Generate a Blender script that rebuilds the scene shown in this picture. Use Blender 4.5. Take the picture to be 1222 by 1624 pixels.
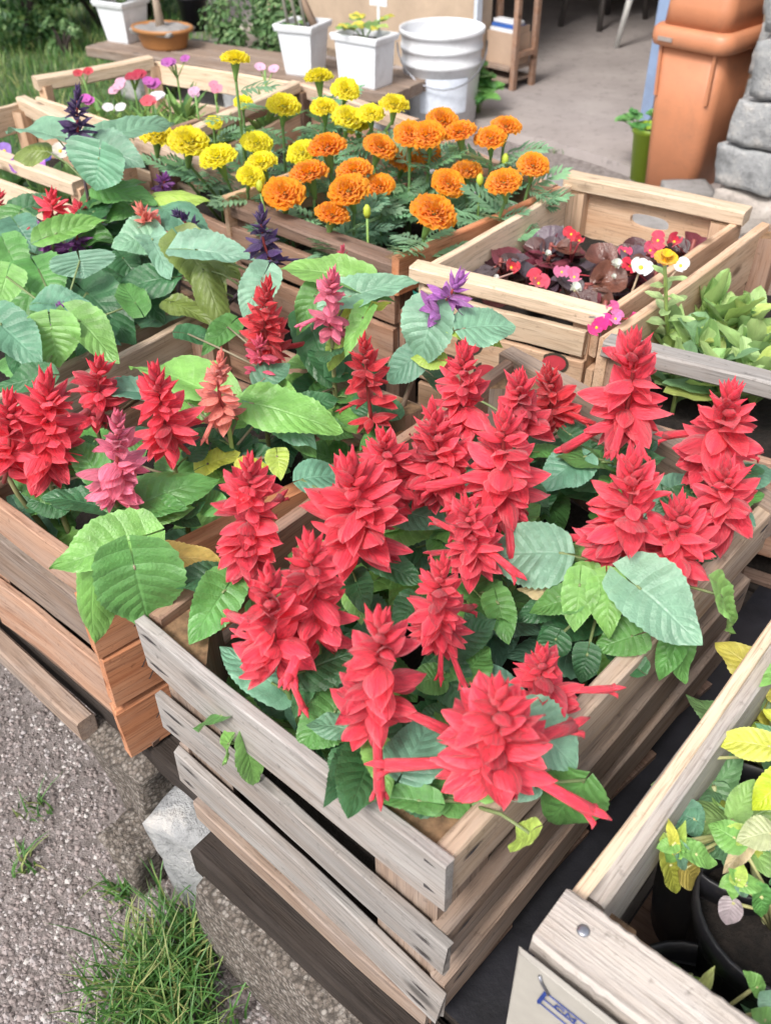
import bpy, bmesh, math, random
from mathutils import Vector, Matrix, noise as mnoise
random.seed(7)
for o in list(bpy.data.objects): bpy.data.objects.remove(o)
scene = bpy.context.scene
COL = scene.collection

# ------------------------------------------------------------------ camera
CAM_Z = 1.06
PITCH, ROLL, FPX = math.radians(40), math.radians(-1.0), 1400.0
CX, CY = 611.0, 812.0
_F = Vector((0, math.cos(PITCH), -math.sin(PITCH))); _U = Vector((0, math.sin(PITCH), math.cos(PITCH))); _R = Vector((1, 0, 0))
FWD = _F; UPV = _U*math.cos(ROLL) - _R*math.sin(ROLL); RGT = _R*math.cos(ROLL) + _U*math.sin(ROLL)
EYE = Vector((0, 0, CAM_Z))
cam = bpy.data.cameras.new('camera'); camo = bpy.data.objects.new('camera', cam); COL.objects.link(camo)
cam.sensor_fit = 'VERTICAL'; cam.sensor_height = 36; cam.lens = 36*FPX/1624
cam.clip_start = .02; cam.clip_end = 300
camo.matrix_world = Matrix(((RGT.x, UPV.x, -FWD.x, 0), (RGT.y, UPV.y, -FWD.y, 0), (RGT.z, UPV.z, -FWD.z, CAM_Z), (0, 0, 0, 1)))
cam.dof.use_dof = True; cam.dof.focus_distance = .85; cam.dof.aperture_fstop = 9.0
scene.camera = camo

# ------------------------------------------------------------------ light: bright overcast
SUN_EL, SUN_AZ = math.radians(52), math.radians(215)      # azimuth measured from +Y clockwise
world = bpy.data.worlds.new('World'); scene.world = world; world.use_nodes = True
wn, wl = world.node_tree.nodes, world.node_tree.links
wn.clear()
wo = wn.new('ShaderNodeOutputWorld'); wb = wn.new('ShaderNodeBackground'); ws = wn.new('ShaderNodeTexSky'); wh = wn.new('ShaderNodeHueSaturation')
ws.sky_type = 'NISHITA'; ws.sun_disc = False; ws.sun_elevation = SUN_EL; ws.sun_rotation = SUN_AZ
ws.dust_density = 4.0; ws.air_density = 1.2; ws.ozone_density = 1.0
wh.inputs['Saturation'].default_value = .35            # a cloud-whitened sky
wb.inputs['Strength'].default_value = .13
wl.new(ws.outputs[0], wh.inputs['Color']); wl.new(wh.outputs[0], wb.inputs['Color']); wl.new(wb.outputs[0], wo.inputs['Surface'])
sun = bpy.data.lights.new('sun', 'SUN'); suno = bpy.data.objects.new('sun', sun); COL.objects.link(suno)
sun.energy = 1.5; sun.angle = math.radians(14); sun.color = (1, .95, .88)
sd = Vector((math.sin(SUN_AZ)*math.cos(SUN_EL), math.cos(SUN_AZ)*math.cos(SUN_EL), math.sin(SUN_EL)))
suno.rotation_euler = (-sd).to_track_quat('-Z', 'Y').to_euler()
scene.view_settings.view_transform = 'Standard'; scene.view_settings.look = 'None'
scene.view_settings.exposure = 1.0; scene.view_settings.gamma = 1
scene.render.engine = 'CYCLES'
scene.cycles.max_bounces = 7; scene.cycles.transparent_max_bounces = 6

# ------------------------------------------------------------------ helpers
RIM, TAB = .51, .215            # crate rim and bench top heights, ground at 0
def at(px, py, z):
    d = FWD + RGT*((px-CX)/FPX) - UPV*((py-CY)/FPX)
    return EYE + d*((z-CAM_Z)/d.z)
def ray(px, py):
    return (FWD + RGT*((px-CX)/FPX) - UPV*((py-CY)/FPX)).normalized()
def px2w(n, p): return n/FPX*((p-EYE).dot(FWD))
def tag(o, label=None, cat=None, group=None, kind=None):
    if label: o['label'] = label
    if cat: o['category'] = cat
    if group: o['group'] = group
    if kind: o['kind'] = kind
    return o
def thing(name, loc, label, cat, group=None):
    o = bpy.data.objects.new(name, None); COL.objects.link(o); o.location = loc; o.empty_display_size = .02
    return tag(o, label, cat, group)
def add(name, me, parent=None, M=None, mat=None, color=None):
    o = bpy.data.objects.new(name, me); COL.objects.link(o)
    if mat is not None and not me.materials: me.materials.append(mat)
    if parent is not None:
        o.parent = parent
        if parent.type == 'EMPTY': o.matrix_parent_inverse = Matrix.Translation(-Vector(parent.location))
    if M is not None: o.matrix_basis = M
    if color is not None: o.color = (*color, 1)
    return o
def sub(name, me, part, M, mat=None, color=None):
    """child of a part: the matrix is given in world space"""
    o = bpy.data.objects.new(name, me); COL.objects.link(o)
    if mat is not None and not me.materials: me.materials.append(mat)
    o.parent = part; o.matrix_basis = part.matrix_basis.inverted() @ M
    if color is not None: o.color = (*color, 1)
    return o
def mesh(name, vs, fs, mat=None, smooth=False, uv=None):
    me = bpy.data.meshes.new(name); me.from_pydata([tuple(v) for v in vs], [], fs); me.update()
    if mat: me.materials.append(mat)
    if smooth: me.polygons.foreach_set('use_smooth', [True]*len(me.polygons))
    if uv:
        l = me.uv_layers.new(name='UVMap')
        for lp in me.loops: l.data[lp.index].uv = uv[lp.vertex_index]
    return me
def frame(x, zhint, loc, sx=1, sy=1, sz=1):
    x = Vector(x).normalized(); z = Vector(zhint) - x*x.dot(Vector(zhint))
    if z.length < 1e-5: z = x.orthogonal()
    z.normalize(); y = z.cross(x)
    M = Matrix(((x.x*sx, y.x*sy, z.x*sz, loc[0]), (x.y*sx, y.y*sy, z.y*sz, loc[1]), (x.z*sx, y.z*sy, z.z*sz, loc[2]), (0, 0, 0, 1)))
    return M
class MB:
    def __init__(s): s.v = []; s.f = []; s.uv = None
    def box(s, M, hx, hy, hz):
        b = len(s.v)
        for z in (-hz, hz):
            for x, y in ((-hx, -hy), (hx, -hy), (hx, hy), (-hx, hy)): s.v.append(M @ Vector((x, y, z)))
        s.f += [(b, b+3, b+2, b+1), (b+4, b+5, b+6, b+7)] + [(b+i, b+(i+1) % 4, b+4+(i+1) % 4, b+4+i) for i in range(4)]
    def tube(s, pts, rad, n=7, cap=True):
        pts = [Vector(p) for p in pts]; b0 = len(s.v); k = len(pts)
        prev = None
        for i, p in enumerate(pts):
            t = (pts[min(i+1, k-1)]-pts[max(i-1, 0)]).normalized()
            a = t.orthogonal().normalized() if prev is None else (prev - t*prev.dot(t)).normalized()
            prev = a; c = t.cross(a); r = rad[i] if isinstance(rad, (list, tuple)) else rad
            for j in range(n):
                th = 2*math.pi*j/n; s.v.append(p + a*(r*math.cos(th)) + c*(r*math.sin(th)))
        for i in range(k-1):
            for j in range(n):
                a0 = b0+i*n+j; a1 = b0+i*n+(j+1) % n; s.f.append((a0, a1, a1+n, a0+n))
        if cap: s.f += [tuple(range(b0+n-1, b0-1, -1)), tuple(range(b0+(k-1)*n, b0+k*n))]
    def loft(s, secs, cap0=True, cap1=True):
        b0 = len(s.v); n = len(secs[0])
        for sec in secs: s.v += [Vector(p) for p in sec]
        for i in range(len(secs)-1):
            for j in range(n):
                a0 = b0+i*n+j; a1 = b0+i*n+(j+1) % n; s.f.append((a0, a1, a1+n, a0+n))
        if cap0: s.f.append(tuple(range(b0+n-1, b0-1, -1)))
        if cap1: s.f.append(tuple(range(b0+(len(secs)-1)*n, b0+len(secs)*n)))
    def build(s, name, mat=None, smooth=False): return mesh(name, s.v, s.f, mat, smooth)
def lathe(prof, n=28):
    m = MB(); m.loft([[(r*math.cos(2*math.pi*j/n), r*math.sin(2*math.pi*j/n), z) for j in range(n)] for r, z in prof], cap0=True, cap1=False)
    return m

# ------------------------------------------------------------------ materials
def nmat(name):
    m = bpy.data.materials.new(name); m.use_nodes = True; nt = m.node_tree
    return m, nt, nt.nodes, nt.links, nt.nodes['Principled BSDF']
def node(ns, t, **kw):
    n = ns.new(t)
    for k, v in kw.items(): setattr(n, k, v)
    return n
def mapping(ns, ls, coord, scale, rnd=None):
    mp = node(ns, 'ShaderNodeMapping'); mp.inputs['Scale'].default_value = scale
    ls.new(coord, mp.inputs['Vector'])
    if rnd is not None:
        c = node(ns, 'ShaderNodeMath', operation='MULTIPLY'); c.inputs[1].default_value = 37.0; ls.new(rnd, c.inputs[0]); ls.new(c.outputs[0], mp.inputs['Location'])
    return mp.outputs[0]
def tex(ns, ls, vec, scale, detail=5, rough=.6, dist=0):
    n = node(ns, 'ShaderNodeTexNoise'); n.inputs['Scale'].default_value = scale; n.inputs['Detail'].default_value = detail
    n.inputs['Roughness'].default_value = rough; n.inputs['Distortion'].default_value = dist
    ls.new(vec, n.inputs['Vector']); return n.outputs['Fac']
def ramp(ns, ls, fac, stops):
    r = node(ns, 'ShaderNodeValToRGB'); e = r.color_ramp.elements
    while len(e) < len(stops): e.new(.5)
    for i, (p, c) in enumerate(stops): e[i].position = p; e[i].color = (*c, 1) if len(c) == 3 else c
    ls.new(fac, r.inputs[0]); return r.outputs[0]
def mixc(ns, ls, a, b, fac, mode='MIX'):
    m = node(ns, 'ShaderNodeMix', data_type='RGBA', blend_type=mode)
    for sock, v in ((m.inputs[0], fac), (m.inputs[6], a), (m.inputs[7], b)):
        if hasattr(v, 'is_linked') or hasattr(v, 'links'): ls.new(v, sock)
        elif isinstance(v, (int, float)): sock.default_value = v
        else: sock.default_value = (*v, 1)
    return m.outputs[2]
def bump(ns, ls, h, strength, dist, bsdf):
    b = node(ns, 'ShaderNodeBump'); b.inputs['Strength'].default_value = strength; b.inputs['Distance'].default_value = dist
    ls.new(h, b.inputs['Height']); ls.new(b.outputs[0], bsdf.inputs['Normal'])
def simple(name, col, rough=.6, var=.12, nscale=30, bstr=.0, metallic=0, bdist=.002, spec=.5, dirt=0, dirtcol=(.10, .085, .07)):
    m, nt, ns, ls, b = nmat(name)
    tc = node(ns, 'ShaderNodeTexCoord'); f = tex(ns, ls, tc.outputs['Object'], nscale)
    c = ramp(ns, ls, f, [(.3, tuple(x*(1-var) for x in col)), (.7, tuple(min(1, x*(1+var)) for x in col))])
    if dirt:
        f2 = tex(ns, ls, tc.outputs['Object'], 9, 9, .72, .6); f3 = tex(ns, ls, tc.outputs['Object'], 70, 4, .7)
        c = mixc(ns, ls, c, dirtcol, ramp(ns, ls, f2, [(.48, (0, 0, 0)), (.75, (dirt,)*3)])); c = mixc(ns, ls, c, dirtcol, ramp(ns, ls, f3, [(.60, (0, 0, 0)), (.72, (dirt*.6,)*3)]))
    ls.new(c, b.inputs['Base Color']); b.inputs['Roughness'].default_value = rough; b.inputs['Metallic'].default_value = metallic
    b.inputs['Specular IOR Level'].default_value = spec
    if bstr: bump(ns, ls, f, bstr, bdist, b)
    return m
def wood(name, light, dark, stain, stain_amt=.5, rough=.75, grain=1.0, bstr=.35):
    """planed board: grain runs along local X"""
    m, nt, ns, ls, b = nmat(name)
    tc = node(ns, 'ShaderNodeTexCoord'); oi = node(ns, 'ShaderNodeObjectInfo'); rnd = oi.outputs['Random']
    v1 = mapping(ns, ls, tc.outputs['Object'], (5, 60, 60), rnd); v2 = mapping(ns, ls, tc.outputs['Object'], (14, 420, 420), rnd)
    v3 = mapping(ns, ls, tc.outputs['Object'], (5, 22, 22), rnd); v4 = mapping(ns, ls, tc.outputs['Object'], (40, 40, 40), rnd)
    big = tex(ns, ls, v1, grain, 4, .6, .8); fine = tex(ns, ls, v2, 1.0, 3, .7); blot = tex(ns, ls, v3, 1.6, 5, .65); spk = tex(ns, ls, v4, 3, 3, .6)
    c = ramp(ns, ls, big, [(.25, dark), (.5, tuple((a*.4+d*.6) for a, d in zip(dark, light))), (.72, light)])
    c = mixc(ns, ls, c, stain, ramp(ns, ls, blot, [(.42, (0, 0, 0)), (.72, (stain_amt,)*3)]))
    c = mixc(ns, ls, c, tuple(x*.45 for x in dark), ramp(ns, ls, fine, [(.50, (0, 0, 0)), (.72, (.75,)*3)]))
    c = mixc(ns, ls, c, tuple(x*.3 for x in dark), ramp(ns, ls, spk, [(.62, (0, 0, 0)), (.78, (.6,)*3)]))
    vo = node(ns, 'ShaderNodeTexVoronoi'); vo.inputs['Scale'].default_value = 1.0; ls.new(mapping(ns, ls, tc.outputs['Object'], (7, 16, 16), rnd), vo.inputs['Vector'])
    c = mixc(ns, ls, c, tuple(x*.32 for x in dark), ramp(ns, ls, vo.outputs['Distance'], [(.07, (.85,)*3), (.16, (0, 0, 0))]))
    hv = node(ns, 'ShaderNodeHueSaturation'); mr = node(ns, 'ShaderNodeMapRange'); mr.inputs[3].default_value = .86; mr.inputs[4].default_value = 1.14
    ls.new(rnd, mr.inputs[0]); ls.new(mr.outputs[0], hv.inputs['Value']); ls.new(c, hv.inputs['Color'])
    ls.new(hv.outputs[0], b.inputs['Base Color']); b.inputs['Roughness'].default_value = rough; b.inputs['Specular IOR Level'].default_value = .3
    s = node(ns, 'ShaderNodeMath', operation='ADD'); ls.new(fine, s.inputs[0]); ls.new(big, s.inputs[1])
    bump(ns, ls, s.outputs[0], bstr, .0015, b)
    return m
W_GREY = wood('weathered_grey_wood', (.355, .335, .32), (.19, .175, .165), (.27, .20, .155), .5)
W_GREYB = wood('weathered_brown_wood', (.33, .245, .19), (.17, .115, .085), (.29, .265, .25), .5)
W_WARM = wood('weathered_warm_wood', (.56, .43, .325), (.33, .215, .14), (.42, .36, .32), .5)
W_DARK = wood('dark_brown_wood', (.20, .125, .09), (.10, .06, .045), (.26, .20, .17), .4)
W_ORNG = wood('orange_pine_end_board', (.56, .25, .125), (.34, .115, .05), (.48, .30, .20), .55)
W_TAN = wood('brown_pine_board', (.42, .26, .18), (.25, .125, .075), (.33, .26, .22), .6)
W_PALE = wood('pale_fresh_pine', (.70, .57, .43), (.54, .385, .255), (.58, .44, .32), .5, bstr=.25)
W_PEACH = wood('peach_pine', (.62, .42, .285), (.47, .28, .165), (.66, .52, .39), .5, bstr=.25)
W_SAW = wood('rough_sawn_pale_wood', (.48, .435, .395), (.32, .27, .23), (.34, .33, .33), .7, bstr=1.0)
W_OLD = wood('rotten_old_plank', (.034, .025, .020), (.014, .010, .008), (.062, .052, .048), .4, rough=.85, bstr=.9)
W_END = simple('saw_cut_end_grain', (.20, .12, .065), .9, .55, 90, .9)
M_CARD = simple('grey_hardboard_label', (.35, .33, .295), .8, .06, 60, .1)
M_BLACK = simple('black_plastic', (.016, .016, .02), .45, .2, 40, .05, dirt=.35, dirtcol=(.12, .10, .085))
M_FILM = simple('black_ground_film', (.010, .010, .014), .55, .4, 25, .5, bdist=.004)
M_SOIL = simple('dark_potting_soil', (.013, .009, .007), .95, .6, 120, 1.0, bdist=.006)
M_STEEL = simple('dull_steel', (.35, .36, .40), .35, .2, 200, 0, metallic=.9)
M_RUST = simple('dark_staple_wire', (.08, .07, .07), .5, .3, 200, 0, metallic=.7)
M_WHITEP = simple('white_plastic', (.72, .74, .78), .4, .03, 12, dirt=.35)
M_TERRA = simple('terracotta_plastic', (.50, .205, .105), .45, .08, 9, .02, dirt=.3)
M_LIME = simple('lime_plastic', (.27, .42, .025), .4, .05, 10)
M_BROWNP = simple('ochre_ceramic', (.34, .15, .05), .45, .15, 14)
M_BLUEFR = simple('pale_blue_steel_frame', (.22, .30, .46), .4, .08, 14, dirt=.3)
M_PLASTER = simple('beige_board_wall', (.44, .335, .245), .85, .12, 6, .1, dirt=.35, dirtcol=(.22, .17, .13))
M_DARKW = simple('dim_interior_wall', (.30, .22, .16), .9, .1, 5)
M_CARTON = simple('brown_carton', (.42, .30, .22), .85, .08, 12)
M_BLUE = simple('blue_paint', (.03, .10, .35), .6, .1, 10)
M_INK = simple('blue_ink', (.012, .04, .22), .6, .3, 120)
M_PRED = simple('printed_red', (.48, .04, .06), .7, .15, 60)
M_PORG = simple('printed_orange', (.62, .17, .06), .7, .15, 80)
M_PBLK = simple('printed_black', (.05, .045, .03), .7, .15, 60)
M_PGRN = simple('printed_green', (.01, .16, .12), .7, .1, 60)

def rock_mat(name, a, b2, c, scale=14, bstr=.8):
    m, nt, ns, ls, b = nmat(name); tc = node(ns, 'ShaderNodeTexCoord'); oi = node(ns, 'ShaderNodeObjectInfo')
    v = mapping(ns, ls, tc.outputs['Object'], (1, 1, 1), oi.outputs['Random'])
    f = tex(ns, ls, v, scale, 8, .65); f2 = tex(ns, ls, v, scale*7, 4, .7)
    col = ramp(ns, ls, f, [(.3, a), (.52, b2), (.72, c)]); col = mixc(ns, ls, col, tuple(x*.35 for x in a), ramp(ns, ls, f2, [(.55, (0, 0, 0)), (.75, (.6,)*3)]))
    ls.new(col, b.inputs['Base Color']); b.inputs['Roughness'].default_value = .9
    s = node(ns, 'ShaderNodeMath', operation='ADD'); ls.new(f, s.inputs[0]); ls.new(f2, s.inputs[1]); bump(ns, ls, s.outputs[0], bstr, .006, b)
    return m
M_STONE = rock_mat('rough_grey_stone', (.19, .195, .20), (.34, .345, .35), (.52, .49, .46), 18, 1.0)
M_MORTAR = rock_mat('pale_mortar', (.34, .30, .27), (.46, .41, .37), (.56, .51, .47), 20)
M_CONC = rock_mat('pebbled_concrete', (.13, .105, .085), (.24, .20, .165), (.38, .345, .31), 40, 1.0)
M_FLOOR = rock_mat('cement_floor', (.25, .22, .21), (.30, .265, .255), (.35, .315, .30), 4, .15)
M_PATH = rock_mat('grey_path', (.18, .17, .165), (.26, .25, .245), (.35, .335, .33), 9, .5)
def pebbled(m):
    nt = m.node_tree; ns, ls = nt.nodes, nt.links; b = ns['Principled BSDF']; tc = node(ns, 'ShaderNodeTexCoord'); vo = node(ns, 'ShaderNodeTexVoronoi'); vo.inputs['Scale'].default_value = 230; ls.new(tc.outputs['Object'], vo.inputs['Vector'])
    old = b.inputs['Base Color'].links[0].from_socket; bw = node(ns, 'ShaderNodeSeparateColor'); ls.new(vo.outputs['Color'], bw.inputs[0])
    pc = ramp(ns, ls, bw.outputs[0], [(0, (.07, .055, .045)), (.4, (.20, .165, .14)), (.75, (.32, .28, .25)), (1, (.52, .48, .44))])
    c = mixc(ns, ls, old, pc, .55); c = mixc(ns, ls, c, (.05, .04, .032), ramp(ns, ls, vo.outputs['Distance'], [(.35, (0, 0, 0)), (.75, (.8,)*3)])); ls.new(c, b.inputs['Base Color'])
pebbled(M_CONC)
def pebble_mat():
    m, nt, ns, ls, b = nmat('gravel_stones'); tc = node(ns, 'ShaderNodeTexCoord'); g = node(ns, 'ShaderNodeNewGeometry')
    col = ramp(ns, ls, g.outputs['Random Per Island'], [(0, (.11, .09, .085)), (.3, (.20, .168, .16)), (.6, (.27, .225, .215)), (.85, (.32, .29, .29)), (1, (.46, .43, .41))])
    f = tex(ns, ls, tc.outputs['Object'], 160, 3); col = mixc(ns, ls, col, (.16, .13, .12), ramp(ns, ls, f, [(.5, (0, 0, 0)), (.8, (.5,)*3)]))
    ls.new(col, b.inputs['Base Color']); b.inputs['Roughness'].default_value = .9; return m
M_PEB = pebble_mat()
M_GRAVEL = rock_mat('gravel_ground', (.13, .11, .10), (.25, .215, .205), (.36, .32, .31), 60)

def leaf_mat(name, vein=.5, quilt=.5, rough=.42, trans=.22, under=(.35, .5, .16), spec=.5):
    """colour comes from the object; UV u runs along the midrib, v across it"""
    m, nt, ns, ls, b = nmat(name)
    oi = node(ns, 'ShaderNodeObjectInfo'); uv = node(ns, 'ShaderNodeUVMap'); sp = node(ns, 'ShaderNodeSeparateXYZ'); ls.new(uv.outputs[0], sp.inputs[0])
    def mth(op, a, c=None):
        n = node(ns, 'ShaderNodeMath', operation=op)
        for i, v in enumerate((a, c)):
            if v is None: continue
            if isinstance(v, (int, float)): n.inputs[i].default_value = v
            else: ls.new(v, n.inputs[i])
        return n.outputs[0]
    av = mth('ABSOLUTE', sp.outputs[1])
    ph = mth('SUBTRACT', mth('MULTIPLY', sp.outputs[0], 7.0), mth('MULTIPLY', av, 2.3))
    fr = mth('ABSOLUTE', mth('SUBTRACT', mth('FRACT', ph), .5))            # 0 on vein centre
    side = mth('SUBTRACT', 1.0, mth('MINIMUM', mth('MULTIPLY', fr, 9.0), 1.0))
    mid = mth('SUBTRACT', 1.0, mth('MINIMUM', mth('MULTIPLY', av, 16.0), 1.0))
    vn = mth('MAXIMUM', mth('MULTIPLY', side, .75), mid)
    tc = node(ns, 'ShaderNodeTexCoord'); v = mapping(ns, ls, tc.outputs['Object'], (1, 1, 1), oi.outputs['Random'])
    f = tex(ns, ls, v, 2.6, 4, .6); f2 = tex(ns, ls, v, 28, 2, .6)
    hv = node(ns, 'ShaderNodeHueSaturation'); ls.new(oi.outputs['Color'], hv.inputs['Color'])
    mr = node(ns, 'ShaderNodeMapRange'); mr.inputs[1].default_value = .3; mr.inputs[2].default_value = .7; mr.inputs[3].default_value = .75; mr.inputs[4].default_value = 1.25
    ls.new(f, mr.inputs[0]); ls.new(mr.outputs[0], hv.inputs['Value'])
    lt = node(ns, 'ShaderNodeHueSaturation'); lt.inputs['Value'].default_value = 1.55; lt.inputs['Saturation'].default_value = .85; ls.new(hv.outputs[0], lt.inputs['Color'])
    c = mixc(ns, ls, hv.outputs[0], lt.outputs[0], mth('MULTIPLY', vn, vein))
    edge = mth('MULTIPLY', mth('POWER', av, 8.0), .35); c = mixc(ns, ls, c, lt.outputs[0], edge)
    bl = tex(ns, ls, v, 5.5, 6, .75); c = mixc(ns, ls, c, (.30, .20, .07), ramp(ns, ls, bl, [(.66, (0, 0, 0)), (.74, (.55,)*3)]))
    g = node(ns, 'ShaderNodeNewGeometry'); un = mixc(ns, ls, hv.outputs[0], under, .6)
    c = mixc(ns, ls, c, un, g.outputs['Backfacing'])
    ls.new(c, b.inputs['Base Color']); b.inputs['Roughness'].default_value = rough; b.inputs['Specular IOR Level'].default_value = spec
    h = mth('ADD', mth('MULTIPLY', mth('POWER', fr, .6), quilt), mth('MULTIPLY', f2, .25))
    h = mth('SUBTRACT', h, mth('MULTIPLY', mid, .4)); bump(ns, ls, h, .30, .02, b)
    tr = node(ns, 'ShaderNodeBsdfTranslucent'); ls.new(lt.outputs[0], tr.inputs['Color'])
    mx = node(ns, 'ShaderNodeMixShader'); mx.inputs[0].default_value = trans
    out = ns['Material Output']; ls.new(b.outputs[0], mx.inputs[1]); ls.new(tr.outputs[0], mx.inputs[2]); ls.new(mx.outputs[0], out.inputs['Surface'])
    return m
L_SAL = leaf_mat('salvia_leaf', .24, .5, .38, .25)
L_BEG = leaf_mat('begonia_leaf', .12, .08, .22, .1, (.16, .05, .04), .6)
L_SUC = leaf_mat('spoon_leaf', .3, .1, .4, .25)
L_SMALL = leaf_mat('small_leaf', .2, .2, .5, .25)
def petal_mat(name, trans=.25, rough=.5, stripe=.35, edge=0.0):
    m, nt, ns, ls, b = nmat(name); oi = node(ns, 'ShaderNodeObjectInfo'); tc = node(ns, 'ShaderNodeTexCoord')
    v = mapping(ns, ls, tc.outputs['Object'], (1.5, 14, 14), oi.outputs['Random']); f = tex(ns, ls, v, 1.2, 3, .6)
    hv = node(ns, 'ShaderNodeHueSaturation'); ls.new(oi.outputs['Color'], hv.inputs['Color'])
    mr = node(ns, 'ShaderNodeMapRange'); mr.inputs[1].default_value = .3; mr.inputs[2].default_value = .7; mr.inputs[3].default_value = 1-stripe; mr.inputs[4].default_value = 1+stripe
    ls.new(f, mr.inputs[0]); ls.new(mr.outputs[0], hv.inputs['Value'])
    uvn = node(ns, 'ShaderNodeUVMap'); sx = node(ns, 'ShaderNodeSeparateXYZ'); ls.new(uvn.outputs[0], sx.inputs[0]); ab = node(ns, 'ShaderNodeMath', operation='ABSOLUTE'); ls.new(sx.outputs[1], ab.inputs[0])
    pw = node(ns, 'ShaderNodeMath', operation='POWER'); ls.new(ab.outputs[0], pw.inputs[0]); pw.inputs[1].default_value = 2.0
    ml = node(ns, 'ShaderNodeMath', operation='MULTIPLY'); ls.new(pw.outputs[0], ml.inputs[0]); ls.new(sx.outputs[0], ml.inputs[1]); ml2 = node(ns, 'ShaderNodeMath', operation='MULTIPLY'); ls.new(ml.outputs[0], ml2.inputs[0]); ml2.inputs[1].default_value = edge
    pk = node(ns, 'ShaderNodeHueSaturation'); pk.inputs['Saturation'].default_value = .80; pk.inputs['Value'].default_value = 1.12; ls.new(hv.outputs[0], pk.inputs['Color'])
    cc = mixc(ns, ls, hv.outputs[0], pk.outputs[0], ml2.outputs[0])
    ls.new(cc, b.inputs['Base Color']); b.inputs['Roughness'].default_value = rough; b.inputs['Sheen Weight'].default_value = .25
    bump(ns, ls, f, .4, .03, b)
    tr = node(ns, 'ShaderNodeBsdfTranslucent'); ls.new(hv.outputs[0], tr.inputs['Color']); mx = node(ns, 'ShaderNodeMixShader'); mx.inputs[0].default_value = trans
    out = ns['Material Output']; ls.new(b.outputs[0], mx.inputs[1]); ls.new(tr.outputs[0], mx.inputs[2]); ls.new(mx.outputs[0], out.inputs['Surface'])
    return m
P_SAL = petal_mat('salvia_petal', .36, .42, .25, .6)
P_MAR = petal_mat('marigold_petal', .5, .6, .08)
P_FLW = petal_mat('soft_petal', .25, .5, .1)
def stem_mat():
    m, nt, ns, ls, b = nmat('plant_stem'); oi = node(ns, 'ShaderNodeObjectInfo'); ls.new(oi.outputs['Color'], b.inputs['Base Color']); b.inputs['Roughness'].default_value = .55
    return m
M_STEM = stem_mat()
def grass_mat(name, a, b2, c):
    m, nt, ns, ls, b = nmat(name); g = node(ns, 'ShaderNodeNewGeometry')
    col = ramp(ns, ls, g.outputs['Random Per Island'], [(0, a), (.6, b2), (1, c)]); ls.new(col, b.inputs['Base Color']); b.inputs['Roughness'].default_value = .5
    tr = node(ns, 'ShaderNodeBsdfTranslucent'); ls.new(col, tr.inputs['Color']); mx = node(ns, 'ShaderNodeMixShader'); mx.inputs[0].default_value = .3
    out = ns['Material Output']; ls.new(b.outputs[0], mx.inputs[1]); ls.new(tr.outputs[0], mx.inputs[2]); ls.new(mx.outputs[0], out.inputs['Surface'])
    return m
M_GRASS = grass_mat('fresh_grass', (.045, .13, .03), (.10, .24, .05), (.36, .36, .14))
M_BUSH = grass_mat('shrub_leaves', (.03, .09, .03), (.08, .19, .06), (.22, .33, .10))
M_IVY = grass_mat('trailing_leaves', (.06, .14, .05), (.13, .25, .09), (.25, .36, .16))

# ------------------------------------------------------------------ mesh kits
def slat_mesh(L, T, H, seed, warp=.004, seg=12, jit=1.0):
    """a sawn board, grain along X, uneven edges, chamfered"""
    r = random.Random(seed); c = min(T, H)*.12; m = MB(); secs = []
    b1, b2, p1, p2 = r.uniform(-1, 1)*warp, r.uniform(-1, 1)*warp*.6, r.uniform(0, 6), r.uniform(0, 6)
    for i in range(seg+1):
        t = i/seg; x = (t-.5)*L
        dy = b1*math.sin(math.pi*t) + .0006*math.sin(9*t+p1); dz = b2*math.sin(math.pi*t)
        jj = min(.0009, H*.012); hh = H/2 + r.uniform(-jj, jj) + jj*math.sin(7*t+p2); hl = H/2 + r.uniform(-jj, jj)*1.2; tt = T/2*(1+r.uniform(-.014, .014)*jit)
        ex = x + (r.uniform(-.002, .002) if i in (0, seg) else 0)
        sec = [(ex, dy-tt+c, dz-hl), (ex, dy+tt-c, dz-hl), (ex, dy+tt, dz-hl+c), (ex, dy+tt, dz+hh-c), (ex, dy+tt-c, dz+hh), (ex, dy-tt+c, dz+hh), (ex, dy-tt, dz+hh-c), (ex, dy-tt, dz-hl+c)]
        if i in (0, seg): sec = [(x_+r.uniform(-.0016, .0016), y_, z_+r.uniform(-.0006, .0006)) for x_, y_, z_ in sec]
        secs.append(sec)
    m.loft(secs); return m.build('board')
_sl = [0]
def slat(name, parent, p, q, T, H, mat, zoff=0, warp=.004, tilt=0):
    """board with its middle line from p to q (H upright, T across)"""
    p = Vector(p); q = Vector(q); d = q-p; _sl[0] += 1
    M = frame(d, (0, 0, 1), (p+q)/2)
    if tilt: M = M @ Matrix.Rotation(tilt, 4, 'X')
    return add(name, slat_mesh(d.length, T, H, _sl[0], warp), parent, M, mat)
def rough_block(name, sx, sy, sz, amp, seed, mat, sub=5, freq=9, taper=1.0):
    bm = bmesh.new(); bmesh.ops.create_cube(bm, size=1); bmesh.ops.subdivide_edges(bm, edges=bm.edges[:], cuts=sub, use_grid_fill=True)
    off = Vector((seed*3.1, seed*1.7, seed*.9))
    for v in bm.verts:
        k = 1 if v.co.z > 0 else 1
        s = 1 + (taper-1)*(.5-v.co.z)
        n = v.co.normalized(); sph = n*.62
        co = v.co*.86 + sph*.14
        p = Vector((co.x*sx*s, co.y*sy*s, co.z*sz))
        d = mnoise.noise_vector(p*freq+off)*amp + mnoise.noise_vector(p*freq*3.3+off)*amp*.35
        v.co = p + d
    me = bpy.data.meshes.new(name); bm.to_mesh(me); bm.free(); me.materials.append(mat)
    me.polygons.foreach_set('use_smooth', [True]*len(me.polygons)); return me

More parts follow.
